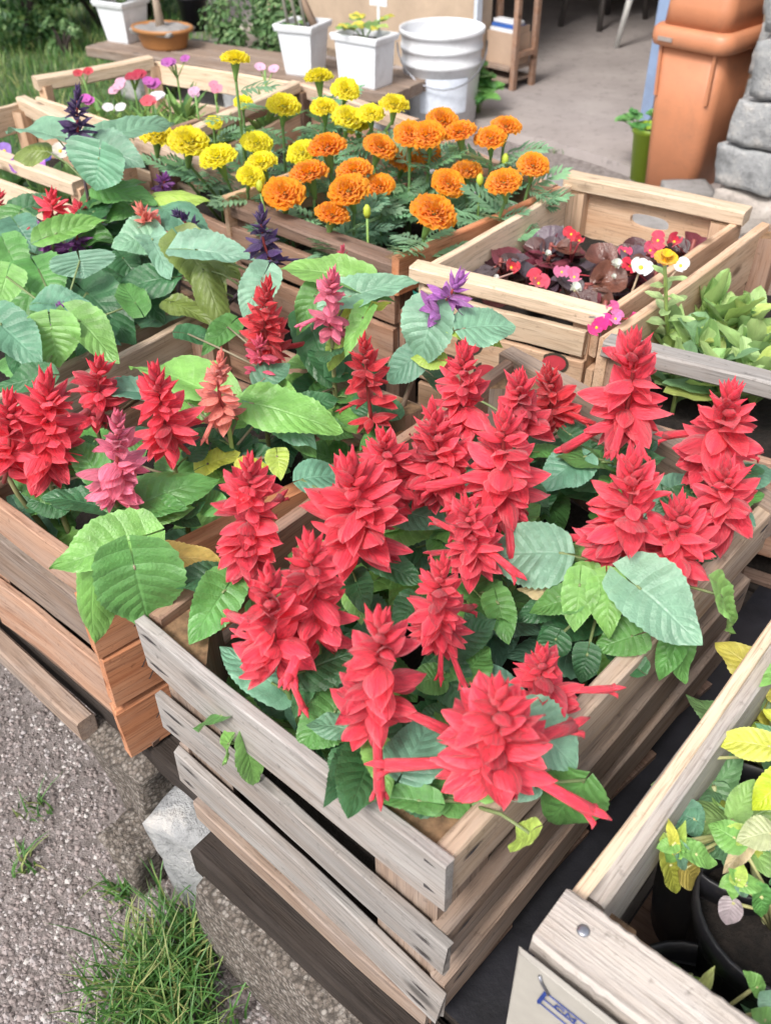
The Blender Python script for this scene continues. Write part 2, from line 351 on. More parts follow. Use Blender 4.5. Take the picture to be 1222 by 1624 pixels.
def leaf_mesh(name, mat, cord=.16, widest=.4, serr=.03, fold=.15, droop=.12, quilt=.012, curl=0, rows=22, cols=8, tipw=.8, twist=0, teeth=15, seed=0):
    """length 1 along X, width 1 across Y, face +Z"""
    vs = []; uv = []; fs = []
    a = widest/(1-widest)*tipw
    mx = max((t/100)**a*(1-t/100)**tipw for t in range(1, 100))
    for i in range(rows+1):
        t = i/rows; hw = .5*(t**a*(1-t)**tipw)/mx if 0 < t < 1 else 0
        hw = max(hw, .02 if t == 0 else 0)
        rs = random.Random(seed*100+int(t*teeth)); hw *= 1 + serr*(2*abs((t*teeth) % 1-.5)-.5)*2*rs.uniform(.4, 1.1)
        for j in range(cols+1):
            s = -1+2*j/cols; y = s*hw
            x = t - cord*abs(s)**1.4*(1-t)**3.2*1.6
            z = fold*abs(y)*(1-.4*t) - droop*(x*x) - curl*(y*y)*2 + quilt*math.sin((t*7-abs(s)*1.15)*2*math.pi)*abs(s)*(1-abs(s)**3)
            z += twist*y*t + .10*(mnoise.noise(Vector((x*2.2+seed*7, y*2.6, seed*3.1))))*(.3+abs(s)) + .03*mnoise.noise(Vector((x*6, y*6+seed, seed)))*abs(s)
            y *= 1+.10*math.sin(seed*2.1+x*3+(1 if s > 0 else -1))
            vs.append((x, y, z)); uv.append((t, s))
    n = cols+1
    for i in range(rows):
        for j in range(cols): fs.append((i*n+j, (i+1)*n+j, (i+1)*n+j+1, i*n+j+1))
    return mesh(name, vs, fs, mat, True, uv)
_LB = [dict(cord=.30, widest=.24, serr=.035, fold=.12, droop=.10, quilt=.008, tipw=1.0), dict(cord=.32, widest=.23, serr=.04, fold=.26, droop=.16, quilt=.006, twist=.1, tipw=1.05), dict(cord=.12, widest=.32, serr=.035, fold=.05, droop=.22, quilt=.009, twist=-.12, tipw=.85), dict(cord=.36, widest=.22, serr=.04, fold=.36, droop=.05, quilt=.005, tipw=1.05), dict(cord=.08, widest=.34, serr=.03, fold=.10, droop=.30, quilt=.007, curl=.3, tipw=.95)]
LVS = [[leaf_mesh('leaf_blade', L_SAL, rows=30, seed=k*5+i, **kw) for k in range(4)] for i, kw in enumerate(_LB)]
class _Pick:
    def __getitem__(s, i): return random.choice(LVS[i])
    def __len__(s): return 5
LV = _Pick()
GREEN = dict(t=(.12, .275, .175), T=(.185, .35, .235), g=(.10, .265, .065), G=(.20, .42, .10), l=(.36, .50, .09), d=(.045, .14, .055), y=(.72, .52, .13), Y=(.55, .56, .08), o=(.16, .22, .05), c=(.62, .50, .28))
def vary(c, a=.15, r=random):
    k = 1+r.uniform(-a, a); return tuple(max(0, min(1, x*k*(1+r.uniform(-a, a)*.35))) for x in c)

# salvia florets: X outward
def calyx_mesh(seed, tube=False):
    r = random.Random(seed); vs = []; fs = []; uv = []; rows, cols = 8, 6
    for up in (1, -1):
        b = len(vs); ln = (1.08 if up > 0 else .98)+r.uniform(-.06, .06); wmax = .255*r.uniform(.85, 1.15); pitch = up*r.uniform(.12, .34); sk = r.uniform(-.06, .06)
        for i in range(rows+1):
            t = i/rows; hw = wmax*(math.sin(math.pi*min(1, t**.8))**.75 if 0 < t < 1 else 0)+.035*(1-t)
            for j in range(cols+1):
                q = -1+2*j/cols; x = t*ln - (.10*(1-abs(q)) if up < 0 and t > .85 else 0)*(t-.85)/.15*2
                y = q*hw + sk*t*t
                z = up*(.05+.13*math.sin(math.pi*t*.9)) + pitch*t*t - up*(.55*q*q*hw) + .02*up*(abs(q) < .2) + .035*math.sin(5*t+seed+q*2)*t - .08*t*t
                vs.append((x, y, z)); uv.append((t, q))
        n = cols+1
        for i in range(rows):
            for j in range(cols): fs.append((b+i*n+j, b+(i+1)*n+j, b+(i+1)*n+j+1, b+i*n+j+1))
    if tube:
        L = 1.5+r.uniform(0, .5); bend = r.uniform(-.28, .0); m = MB(); m.tube([(.4, 0, 0), (.9, 0, .0), (1.3, 0, bend*.4), (L, 0, bend)], [.07, .10, .11, .13], 8)
        for a in (-1, 1): m.tube([(L-.1, a*.06, bend-.03), (L+.10, a*.16, bend-.08), (L+.12, a*.2, bend-.2)], [.05, .06, .015], 6)
        m.tube([(L-.06, 0, bend+.03), (L+.2, 0, bend+.04), (L+.40, 0, bend-.01)], [.10, .075, .015], 6)
        b = len(vs); vs += [tuple(v) for v in m.v]; uv += [(.7, .3)]*len(m.v); fs += [tuple(b+k for k in f) for f in m.f]
    return mesh('floret', vs, fs, P_SAL, True, uv)
def bract_mesh(seed):
    r = random.Random(seed); m = MB(); n = 6
    secs = [[(x, rr*math.cos(2*math.pi*j/n), rr*.7*math.sin(2*math.pi*j/n)+.10*x*x) for j in range(n)] for x, rr in ((0, .08), (.2, .21), (.45, .25), (.7, .17), (.92, .06), (1.1, .008))]
    m.loft(secs); return m.build('bract', P_SAL, True)
CALYX = [calyx_mesh(i) for i in range(8)]; TUBE = [calyx_mesh(20+i, True) for i in range(3)]; BRACT = [bract_mesh(i) for i in range(2)]
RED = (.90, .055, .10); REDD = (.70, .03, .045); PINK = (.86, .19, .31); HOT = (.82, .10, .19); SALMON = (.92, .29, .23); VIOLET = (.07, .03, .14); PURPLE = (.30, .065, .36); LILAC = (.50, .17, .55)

# ------------------------------------------------------------------ crates
class Quad:                      # ground plan: S near, E right, N far, W left
    def __init__(s, S, E, N, W): s.p = [Vector(p[:2]) for p in (S, E, N, W)]; s.c = sum(s.p, Vector((0, 0)))/4
    def uv(s, u, v): a = s.p[0].lerp(s.p[3], u); b = s.p[1].lerp(s.p[2], u); return a.lerp(b, v)      # u along S-W, v along S-E
    def inside(s, q, inset=0):
        for i in range(4):
            a, b = s.p[i], s.p[(i+1) % 4]; e = (b-a).normalized(); n = Vector((-e.y, e.x))
            if (Vector(q[:2])-a).dot(n) < inset: return False
        return True
    def clamp(s, q, inset):
        q = Vector(q[:2])
        for _ in range(4):
            for i in range(4):
                a, b = s.p[i], s.p[(i+1) % 4]; e = (b-a).normalized(); n = Vector((-e.y, e.x)); d = (q-a).dot(n)
                if d < inset: q = q + n*(inset-d)
        return q
def quad_px(S, E, N, W, z): return Quad(*[at(*p, z) for p in (S, E, N, W)])
BOARDS = {}
SIDES = {'right': (0, 1), 'back': (1, 2), 'left': (2, 3), 'front': (3, 0)}
def crate(Q, ztop, label, sides, post_mat, post='tri', zb=TAB, bottom=W_DARK, post_drop=.012, ps=.05, T=.012):
    """sides: name -> list of (drop from rim, height, material, thickness, extra reach)"""
    c3 = (Q.c.x, Q.c.y, zb)
    root = thing('wooden_crate', c3, label, 'crate')
    for k, rows in sides.items():
        i, j = SIDES[k]; a, b = Q.p[i], Q.p[j]; e = (b-a).normalized(); nrm = Vector((-e.y, e.x))       # nrm points inwards
        for row in rows:
            drop, H, mat, th = row[:4]; ext = row[4] if len(row) > 4 else 0.0; name = row[5] if len(row) > 5 else 'slat'; ta, tb = row[6] if len(row) > 6 else (0, 0)
            sh = nrm*(th/2)
            p = a+sh-e*ext + (e*T if ext == 0 else e*0); q = b+sh+e*ext - (e*T if ext == 0 else e*0)
            z = ztop-drop-H/2
            jz = random.uniform(-.002, .002)
            bd = slat(name, root, (p.x, p.y, z+jz-ta), (q.x, q.y, z-jz-tb), th, H, mat)
            BOARDS.setdefault((label, k), []).append((bd, (q-p).length, th, H))
    for i in range(4):
        a = Q.p[i]; e1 = (Q.p[(i+1) % 4]-a).normalized(); e2 = (Q.p[i-1]-a).normalized(); o = a + (e1+e2)*(T+.001)
        zt = ztop-post_drop
        m = MB()
        if post == 'tri': sec = [o, o+e1*ps, o+e2*ps]
        else: sec = [o, o+e1*ps, o+(e1+e2)*ps*.7+e1*ps*.0, o+e2*ps*.7]
        h = (zt-zb-.004)/2; cen = Vector((o.x, o.y, (zt+zb+.004)/2))
        # local X upright so that the grain runs up the post
        M = frame((0, 0, 1), (e1.x, e1.y, 0), cen); Mi = M.inverted()
        secs = [[Mi @ Vector((p.x, p.y, z)) for p in sec] for z in (zb+.004, zb+.004+h, zt)]
        m.loft(secs); me = m.build('corner_post', post_mat); me.materials.append(W_END)
        me.polygons[-1].material_index = 1
        add('corner_post', me, root, M)
    nb = 4
    for k in range(nb):
        v = (k+.5)/nb; p = Q.uv(.03, v); q = Q.uv(.97, v)
        w = (Q.uv(.5, 0)-Q.uv(.5, 1)).length/nb*.86
        _sl[0] += 1; me = slat_mesh((q-p).length, w, .008, _sl[0]); M = frame((q.x-p.x, q.y-p.y, 0), (0, 0, 1), ((p.x+q.x)/2, (p.y+q.y)/2, zb+.008))
        add('bottom_slat', me, root, M, bottom)
    return root
def soil_bed(Q, z, label):
    vs = []; fs = []; n = 14
    for i in range(n+1):
        for j in range(n+1):
            u = .07+.86*i/n; v = .05+.90*j/n; p = Q.uv(u, v)
            vs.append((p.x, p.y, z + .012*mnoise.noise(Vector((p.x*30, p.y*30, 3))) + .005*mnoise.noise(Vector((p.x*90, p.y*90, 5)))))
    for i in range(n):
        for j in range(n): fs.append((i*(n+1)+j, (i+1)*(n+1)+j, (i+1)*(n+1)+j+1, i*(n+1)+j+1))
    # sides down to the crate floor so that it rests there
    ring = [i*(n+1) for i in range(n+1)] + [n*(n+1)+j for j in range(1, n+1)] + [i*(n+1)+n for i in range(n-1, -1, -1)] + [j for j in range(n-1, 0, -1)]
    b = len(vs)
    for k in ring: vs.append((vs[k][0], vs[k][1], TAB+.013))
    for k in range(len(ring)): k2 = (k+1) % len(ring); fs.append((ring[k], b+k, b+k2, ring[k2]))
    o = add('potting_soil', mesh('potting_soil', vs, fs, M_SOIL, True)); return tag(o, label, 'soil', None, 'stuff')

QM = quad_px((703, 1374), (1240, 790), (818, 556), (215, 985), RIM)
QA = quad_px((142, 905), (700, 632), (333, 484), (-117, 716), .50)
QB = quad_px((-118, 690), (318, 470), (120, 352), (-330, 520), .49)
QC = quad_px((118, 292), (215, 235), (40, 158), (-120, 205), .50)
QD = quad_px((300, 208), (480, 128), (242, 92), (44, 126), .52)
QE = quad_px((388, 288), (672, 190), (480, 128), (214, 218), .51)
QF = quad_px((632, 411), (893, 296), (668, 204), (354, 312), .51)
QG = quad_px((948, 497), (1184, 338), (912, 280), (655, 427), .515)
QH = quad_px((1420, 662), (1640, 430), (1212, 348), (942, 540), .515)
_p1, _p2 = at(841, 1489, .512), at(903, 1406, .512); _pc = (_p1+_p2)/2
_ud = -(((at(1030, 1624, .512)-_p1).normalized()+(at(1178, 1624, .512)-_p2).normalized()).normalized()); _vd = Vector((_ud.y, -_ud.x, 0))
_w = at(900, 1420, .50)-_vd*.012
QI = Quad(_w-_ud*.34, _w-_ud*.34+_vd*.50, _w+_vd*.50, _w)
# ------------------------------------------------------------------ ground
def sheet(name, pts, z, mat): return tag(add(name, mesh(name, [(x, y, z) for x, y in pts], [tuple(range(len(pts)))], mat)), kind='structure')
sheet('ground', [(-60, -60), (60, -60), (60, 60), (-60, 60)], 0, M_GRAVEL)
M_TURF = rock_mat('turf_soil', (.03, .06, .02), (.06, .10, .03), (.10, .12, .05), 8)
sheet('lawn', [(-6, 2.0), (-.9, 2.0), (-.6, 3.0), (-.9, 4.2), (-1.2, 8), (-6, 8)], .004, M_TURF)
WL, WR = Vector((.42, 4.017)), Vector((.968, 3.413)); EW = (WR-WL).normalized(); NW_ = Vector((-EW.y, EW.x))
if NW_.y < 0: NW_ = -NW_
def wp(a, b, z=0): p = WL + EW*a + NW_*b; return Vector((p.x, p.y, z))
DOORW = (WR-WL).length
pp = [wp(-1.6, -.55), wp(2.6, -.55), wp(2.6, -1.6), wp(-.2, -1.6)]
sheet('path', [(p.x, p.y) for p in pp], .004, M_PATH)
# shop floor slab with a worn front edge
m = MB(); secs = []
rr = random.Random(3)
for i in range(25):
    a = -.5 + (DOORW+2.0)*i/24; fz = -.36 + .012*math.sin(i*1.3) + rr.uniform(-.012, .012)
    secs.append([wp(a, fz, 0), wp(a, fz+.008, .03), wp(a, .0, .034), wp(a, .0, -.02)])
m.loft(secs); tag(add('doorstep', m.build('doorstep', M_FLOOR)), kind='structure')
m = MB(); secs = [[wp(-1.5, 0, .0), wp(-1.5, 0, .034), wp(-1.5, 4.5, .034), wp(-1.5, 4.5, 0)], [wp(2.8, 0, 0), wp(2.8, 0, .034), wp(2.8, 4.5, .034), wp(2.8, 4.5, 0)]]
m.loft(secs); tag(add('floor', m.build('floor', M_FLOOR)), kind='structure')
# gravel stones and grass as geometry
def pebbles(name, pick, n, label, rmin, rmax, seed):
    r = random.Random(seed); vs = []; fs = []
    ico = [(0, 0, 1), (.9, 0, .2), (.28, .85, .25), (-.72, .53, .2), (-.72, -.53, .15), (.28, -.85, .2), (0, 0, -.6)]
    fi = [(0, 1, 2), (0, 2, 3), (0, 3, 4), (0, 4, 5), (0, 5, 1), (6, 2, 1), (6, 3, 2), (6, 4, 3), (6, 5, 4), (6, 1, 5)]
    for _ in range(n):
        x, y = pick(r); s = rmin*(rmax/rmin)**(r.random()**1.6); a = r.uniform(0, 6.3); c, d = math.cos(a), math.sin(a); sx, sy, sz = s*r.uniform(.7, 1.2), s*r.uniform(.7, 1.2), s*r.uniform(.5, .9); b = len(vs)
        for p in ico:
            q = (p[0]*sx*r.uniform(.85, 1.15), p[1]*sy*r.uniform(.85, 1.15)); vs.append((x+q[0]*c-q[1]*d, y+q[0]*d+q[1]*c, p[2]*sz+sz*.25))
        fs += [tuple(b+k for k in f) for f in fi]
    return tag(add(name, mesh(name, vs, fs, M_PEB)), label, 'gravel', None, 'stuff')
def pick_px(x0, x1, y0, y1):
    def f(r):
        p = at(r.uniform(x0, x1), r.uniform(y0, y1), 0); return p.x, p.y
    return f
pebbles('gravel', pick_px(-120, 640, 1040, 1760), 17000, 'loose pinkish grey gravel beside the plank bench', .0018, .0052, 5)
def grass(name, pts, label, hmin, hmax, w, lean, mat=None, seed=1, tilt=(0, 0)):
    r = random.Random(seed); vs = []; fs = []
    for x, y in pts:
        h = r.uniform(hmin, hmax); a = r.uniform(0, 6.3); l = r.uniform(.1, lean)*h; dx, dy = math.cos(a)*l+tilt[0]*h, math.sin(a)*l+tilt[1]*h; b = len(vs)
        px_, py_ = -math.sin(a+r.uniform(-.6, .6))*w, math.cos(a)*w
        for t in (0, .35, .7):
            k = (1-t*.75)*.5; vs += [(x+dx*t*t-px_*k, y+dy*t*t-py_*k, h*t*(1-.25*t)), (x+dx*t*t+px_*k, y+dy*t*t+py_*k, h*t*(1-.25*t))]
        vs.append((x+dx, y+dy, h*.72)); fs += [(b, b+1, b+3, b+2), (b+2, b+3, b+5, b+4), (b+4, b+5, b+6)]
    return tag(add(name, mesh(name, vs, fs, mat or M_GRASS)), label, 'grass', None, 'stuff')
r = random.Random(11)
pts = []
while len(pts) < 16000:
    x, y = r.uniform(-3.6, -.85), r.uniform(2.3, 6.0)
    pts.append((x, y))
grass('lawn_grass', pts, 'green lawn grass behind the crates and under the shrubs', .03, .11, .006, .9, seed=2)
def blob(r, c, sx, sy, n):
    return [(c[0]+r.gauss(0, sx), c[1]+r.gauss(0, sy)) for _ in range(n)]
g1 = at(255, 1570, 0); g2 = at(300, 1500, 0); g3 = at(265, 1670, 0)
pts = blob(r, g1, .028, .032, 420) + blob(r, g2, .02, .02, 110) + blob(r, g3, .036, .03, 340)
grass('grass_tuft', pts, 'lush green grass tuft at the foot of the concrete block', .05, .13, .0035, .8, seed=4)
for px, py, n, lab in ((40, 1370, 26, 'small green weed in gravel near the stone support'), (60, 1290, 22, 'flat little weed in gravel beside the bench plank'), (190, 1420, 40, 'thin straggly grass beside the broken stone support')):
    p = at(px, py, 0); grass('gravel_weed', blob(r, p, .011, .011, n), lab, .015, .045, .004, 1.2, seed=px)

# ------------------------------------------------------------------ bench of old planks on stone supports
OB = Vector((-.289, .535)); BU = Vector((-.749, .662)).normalized(); BV = Vector((-BU.y, BU.x));
if BV.y < 0: BV = -BV
def bp(u, v, z): p = OB + BU*u + BV*v; return Vector((p.x, p.y, z))
bench = thing('plank_bench', bp(0, .6, 0), 'low bench of dark rotten planks carrying the flower crates', 'bench')
v = .052; k = 0
while v < 1.42:
    w = .115; a, b = -1.05, 1.75
    if k == 0: a = -.62
    me = slat_mesh(b-a, w-.008, .042, 900+k, .003, 30); cen = bp((a+b)/2, v+w/2, TAB-.021)
    add('plank', me, bench, frame((-BU.x, -BU.y, 0), (0, 0, 1), cen), W_OLD); v += w; k += 1
fb = slat_mesh(.60, .042, .05, 990, .003, 30); add('front_beam', fb, bench, frame((-BU.x, -BU.y, 0), (0, 0, 1), bp(-.402, .030, TAB-.028)), W_OLD)
for u in (-.75, .95): # cross bearers
    p, q = bp(u, .04, TAB-.075), bp(u, 1.35, TAB-.075); slat('bearer', bench, p, q, .07, .066, W_OLD)
film = []
M1 = Quad(QM.p[0], QM.p[1], QM.p[1], QM.p[0])
f0 = [bp(-.46, .0, 0), bp(-1.04, .0, 0), bp(-1.04, 1.0, 0), bp(-.46, 1.0, 0)]
vs = []; fs = []; n = 22
for i in range(n+1):
    for j in range(n+1):
        p = bp(-.39-.65*i/n, .056+.92*j/n, 0); vs.append((p.x, p.y, TAB+.002+.003*abs(mnoise.noise(Vector((p.x*14, p.y*14, 1))))))
for i in range(n):
    for j in range(n): fs.append((i*(n+1)+j, i*(n+1)+j+1, (i+1)*(n+1)+j+1, (i+1)*(n+1)+j))
tag(add('black_plastic_sheet', mesh('black_plastic_sheet', vs, fs, M_FILM, True)), 'crumpled black plastic sheet lying between the grey crate and the pansy crate', 'plastic sheet')
def block(name, label, cat, c, sx, sy, sz, amp, seed, mat, rotz, freq=9, taper=1.0, sub=7, lean=0):
    o = add(name, rough_block(name, sx, sy, sz, amp, seed, mat, sub, freq, taper)); o.location = c; o.rotation_euler = (lean, 0, rotz); return tag(o, label, cat)
ru = math.atan2(-BU.y, -BU.x)
hh = TAB-.042
c = bp(-.325, .058, hh/2-.01); block('concrete_block', 'pebbled concrete slab standing under the grey slatted crate', 'concrete block', c, .44, .13, hh+.03, .006, 1, M_CONC, ru, 14, sub=12)
c = bp(-.045, .100, hh/2-.012); block('stone_support', 'broken grey stone post under the orange pine crate corner', 'stone', c, .085, .17, hh+.03, .014, 4, M_STONE, ru+.2, 11, 1.0, 9)
c = bp(.085, .10, hh/2-.01); block('stone_support', 'pale tapering stone wedge propping the brown crate bench', 'stone', c, .12, .14, hh+.03, .018, 7, M_CONC, ru-.1, 9, .75, 9)
c = bp(.045, .015, .035); block('loose_stone', 'dark loose stone lying in grass at the stone post foot', 'stone', c, .07, .06, .08, .015, 9, M_CONC, ru, 14)
for u, v_, lb in ((1.0, .12, 'rough stone block under the far left end of the bench'), (.2, 1.28, 'rough stone block under the back edge of the bench')):
    c = bp(u, v_, hh/2-.035); block('stone_support', lb, 'stone', c, .2, .16, hh-.04, .012, u*7+v_, M_STONE, ru, 9)
# a second, shorter board edge in front of the brown crate
fr = thing('loose_board', bp(.2, -.03, TAB-.03), 'grey weathered board edge jutting out below the brown crate', 'board')
slat('board', fr, bp(.12, .036, TAB-.02), bp(1.2, .036, TAB-.02), .024, .034, W_GREYB)

# ------------------------------------------------------------------ the crates
crM = crate(QM, RIM, 'weathered grey slatted crate packed with red salvias', {
    'front': [(0, .060, W_GREY, .010, .003), (.101, .048, W_GREY, .009, .004, 'slat', (0, .014)), (.186, .054, W_GREY, .009, .002, 'slat', (.0, .022)), (.262, .030, W_GREYB, .012, .0)],
    'right': [(.004, .056, W_WARM, .016), (.101, .050, W_GREYB, .016, 0, 'slat', (.012, 0)), (.184, .050, W_GREYB, .016, 0, 'slat', (.018, 0))],
    'left': [(0, .058, W_TAN, .014), (.085, .06, W_GREYB, .014), (.18, .06, W_GREYB, .014)],
    'back': [(-.004, .046, W_GREYB, .024, .004), (.075, .07, W_DARK, .014), (.165, .07, W_DARK, .014)]}, W_GREYB, ps=.062)
def nail_slots(key, zs=(.28, -.28)):
    for bd, L, th, H in BOARDS.get(key, []):
        if H < .04: continue
        for end in (-1, 1):
            for z in zs:
                r = random.Random(int(L*1e4)+int(z*100)+end); l = r.uniform(.018, .034); h = r.uniform(.0014, .003); x0 = end*(L/2-.008); y = -th/2-.0009; zz = z*H+r.uniform(-.004, .004)
                vs = [(x0, y, zz), (x0-end*l*.35, y, zz+h), (x0-end*l, y, zz+h*.4), (x0-end*l*.5, y, zz-h)]
                sub('nail_slot', mesh('nail_slot', vs, [(0, 1, 2, 3) if end > 0 else (3, 2, 1, 0)], M_SLOT), bd, bd.matrix_basis)
M_SLOT = simple('dark_nail_slot', (.05, .042, .045), .9, .4, 200)
nail_slots(('weathered grey slatted crate packed with red salvias', 'front')); nail_slots(('weathered grey slatted crate packed with red salvias', 'right'), (.2,))
crA = crate(QA, .50, 'brown pine crate with stapled orange end boards and mixed salvias', {
    'front': [(0, .050, W_TAN, .010, .0), (.074, .072, W_GREYB, .009, .0), (.176, .088, W_TAN, .009, .0)],
    'right': [(.033, .082, W_ORNG, .020, .016), (.119, .074, W_ORNG, .020, .016), (.198, .082, W_ORNG, .020, .016)],
    'left': [(0, .06, W_WARM, .012), (.08, .07, W_TAN, .012), (.17, .07, W_TAN, .012)],
    'back': [(.02, .07, W_TAN, .012), (.105, .06, W_TAN, .012), (.175, .07, W_TAN, .012)]}, W_TAN, 'quad', ps=.04)
# staples on the orange end boards
a, b = QA.p[0], QA.p[1]; e = (b-a).normalized(); nout = Vector((e.y, -e.x))
for zc in (.50-.074, .50-.155, .50-.24):
    for k in (0, 1):
        o = a + nout*.0012 + e*(.006+.004*k); M = frame((e.x*.55, e.y*.55, .8), (nout.x, nout.y, 0), (o.x+e.x*.02, o.y+e.y*.02, zc+.012-.022*k))
        mb = MB(); mb.tube([(-.009, 0, 0), (-.008, 0, .0012), (.008, 0, .0012), (.009, 0, 0)], .0006, 5); add('staple', mb.build('staple', M_RUST), crA, M)
crB = crate(QB, .49, 'brown crate hidden under broad green salvia leaves', {
    'front': [(0, .06, W_TAN, .014), (.1, .07, W_TAN, .014)], 'right': [(.0, .07, W_WARM, .012), (.1, .07, W_TAN, .012)],
    'left': [(0, .06, W_TAN, .012)], 'back': [(0, .06, W_TAN, .012), (.09, .07, W_TAN, .012)]}, W_TAN, 'quad', ps=.035)
crC = crate(QC, .50, 'pale pine crate holding small violet and white pansies', {
    'front': [(0, .026, W_PALE, .03, .0), (.05, .06, W_PALE, .01), (.13, .07, W_PALE, .01)], 'right': [(.012, .05, W_PEACH, .012), (.1, .06, W_PEACH, .012)],
    'left': [(0, .06, W_PALE, .012)], 'back': [(-.012, .035, W_PALE, .026, .0), (.04, .1, W_PEACH, .01)]}, W_PEACH, 'quad', ps=.035)
crD = crate(QD, .52, 'open pale crate of mixed pink and white dianthus', {
    'front': [(.036, .055, W_PALE, .01), (.12, .06, W_PALE, .01)], 'left': [(-.008, .03, W_PALE, .032, .0), (.14, .07, W_PALE, .01)],
    'right': [(.0, .024, W_PALE, .024, .0), (.06, .06, W_PEACH, .01)], 'back': [(.005, .05, W_PALE, .012), (.09, .06, W_PALE, .01)]}, W_PEACH, 'quad', ps=.032)
crE = crate(QE, .51, 'pine crate of yellow marigolds with a thick front rail', {
    'front': [(-.002, .03, W_WARM, .034, .004), (.105, .05, W_TAN, .012), (.17, .06, W_TAN, .012)], 'right': [(.02, .05, W_PEACH, .012), (.1, .06, W_TAN, .012)],
    'left': [(0, .04, W_TAN, .014), (.09, .06, W_TAN, .012)], 'back': [(0, .03, W_WARM, .024, .0), (.05, .06, W_TAN, .012)]}, W_DARK, 'quad', ps=.036)
crF = crate(QF, .51, 'reddish brown crate full of orange marigolds', {
    'front': [(.012, .022, W_DARK, .04, .0), (.05, .06, W_TAN, .012), (.12, .07, W_TAN, .012)], 'right': [(.0, .06, W_ORNG, .014, .002), (.09, .07, W_TAN, .012)],
    'left': [(-.004, .07, W_PEACH, .012, .004), (.09, .07, W_TAN, .012)], 'back': [(0, .06, W_TAN, .014), (.08, .07, W_DARK, .012)]}, W_DARK, 'quad', ps=.04)
crG = crate(QG, .515, 'pale pine crate with oval handhole holding dark leaved begonias', {
    'front': [(0, .022, W_PALE, .032, .006), (.030, .038, W_PALE, .010, .0), (.076, .10, W_PEACH, .010, .0, 'printed_board'), (.185, .08, W_PEACH, .010, .0)],
    'right': [(.01, .06, W_PEACH, .012), (.09, .08, W_PEACH, .012)],
    'left': [(.004, .066, W_PALE, .012), (.086, .075, W_PEACH, .012)],
    'back': [(-.012, .024, W_PALE, .034, .006)]}, W_PEACH, 'quad', ps=.036)
# back board with an oval handhole
def hole_board(L, H, T, ew, eh, cz, mat):
    n = 24; vs = []; fs = []
    for y in (-T/2, T/2):
        for j in range(n):
            th = 2*math.pi*(j+.5)/n; c, s = math.cos(th), math.sin(th); k = min(L/2/abs(c) if abs(c) > 1e-6 else 9, (H/2)/abs(s) if abs(s) > 1e-6 else 9)
            vs.append((c*k, y, s*k))
        for j in range(n):
            th = 2*math.pi*(j+.5)/n; ex = abs(math.cos(th))**.7*math.copysign(1, math.cos(th)); ez = abs(math.sin(th))**.7*math.copysign(1, math.sin(th)); vs.append((ex*ew, y, ez*eh+cz))
    for j in range(n):
        k = (j+1) % n
        fs += [(j, k, n+k, n+j), (2*n+k, 2*n+j, 3*n+j, 3*n+k), (n+j, n+k, 3*n+k, 3*n+j), (k, j, 2*n+j, 2*n+k)]
    return mesh('handhole_board', vs, fs, mat)
a, b = QG.p[1], QG.p[2]; cen = (a+b)/2; e = (b-a).normalized(); nin = Vector((-e.y, e.x)); cen = cen+nin*.010
add('handhole_board', hole_board((b-a).length-.02, .15, .010, .034, .012, .046, W_PEACH), crG, frame((-e.x, -e.y, 0), (0, 0, 1), (cen.x, cen.y, .515-.015-.075)))
slat('slat', crG, (a.x+nin.x*.01, a.y+nin.y*.01, TAB+.05), (b.x+nin.x*.01, b.y+nin.y*.01, TAB+.05), .01, .06, W_PEACH)
# printing on the front boards of the begonia crate
a, b = QG.p[3], QG.p[0]; e = (b-a).normalized(); nout = Vector((e.y, -e.x)); LG = (b-a).length
def gp(s, z, off=.0012): p = a+e*s+nout*off; return Vector((p.x, p.y, z))
def decal(name, outline, mat, off): 
    add(name, mesh(name, [gp(s, z, off) for s, z in outline], [tuple(range(len(outline)))], mat), crG)
def ell(s, z, rs, rz, n=18, sk=0): return [(s+rs*math.cos(2*math.pi*i/n)+sk*math.sin(2*math.pi*i/n), z+rz*math.sin(2*math.pi*i/n)) for i in range(n)]
zb_ = .515-.076
decal('printed_band', [(.06, zb_-.042), (.21, zb_-.042), (.21, zb_-.004), (.06, zb_-.004)], M_PORG, .0014)
for i in range(9):
    s0 = .150+.009*i; h = .018 if i % 3 else .012; decal('printed_letter_stroke', [(s0, zb_-.040), (s0+.004, zb_-.040), (s0+.005, zb_-.040+h), (s0+.001, zb_-.040+h)], W_PALE, .0018)
for s0, z0 in ((.095, zb_-.020), (.125, zb_-.055), (.185, zb_-.062), (.225, zb_-.012), (.06, zb_-.06)):
    decal('printed_outline', ell(s0, z0, .021, .017, sk=.004), M_PBLK, .0022); decal('printed_fruit', ell(s0, z0, .017, .013, sk=.004), M_PRED, .0026)
zc_ = .515-.026
decal('printed_leaf', [(.000, zc_-.006), (.010, zc_-.008), (.020, zc_-.022), (.022, zc_-.036), (.012, zc_-.030), (.003, zc_-.018)], M_PGRN, .0014)
crH = crate(QH, .515, 'weathered crate of pale green spoon leaved seedlings', {
    'front': [(-.002, .022, W_GREY, .03, .0), (.10, .06, W_TAN, .012), (.17, .07, W_TAN, .012)], 'right': [(0, .06, W_TAN, .012)],
    'left': [(0, .085, W_PEACH, .014), (.088, .09, W_PEACH, .013)], 'back': [(0, .12, W_GREYB, .014), (.125, .09, W_GREYB, .014)]}, W_TAN, 'quad', ps=.036)
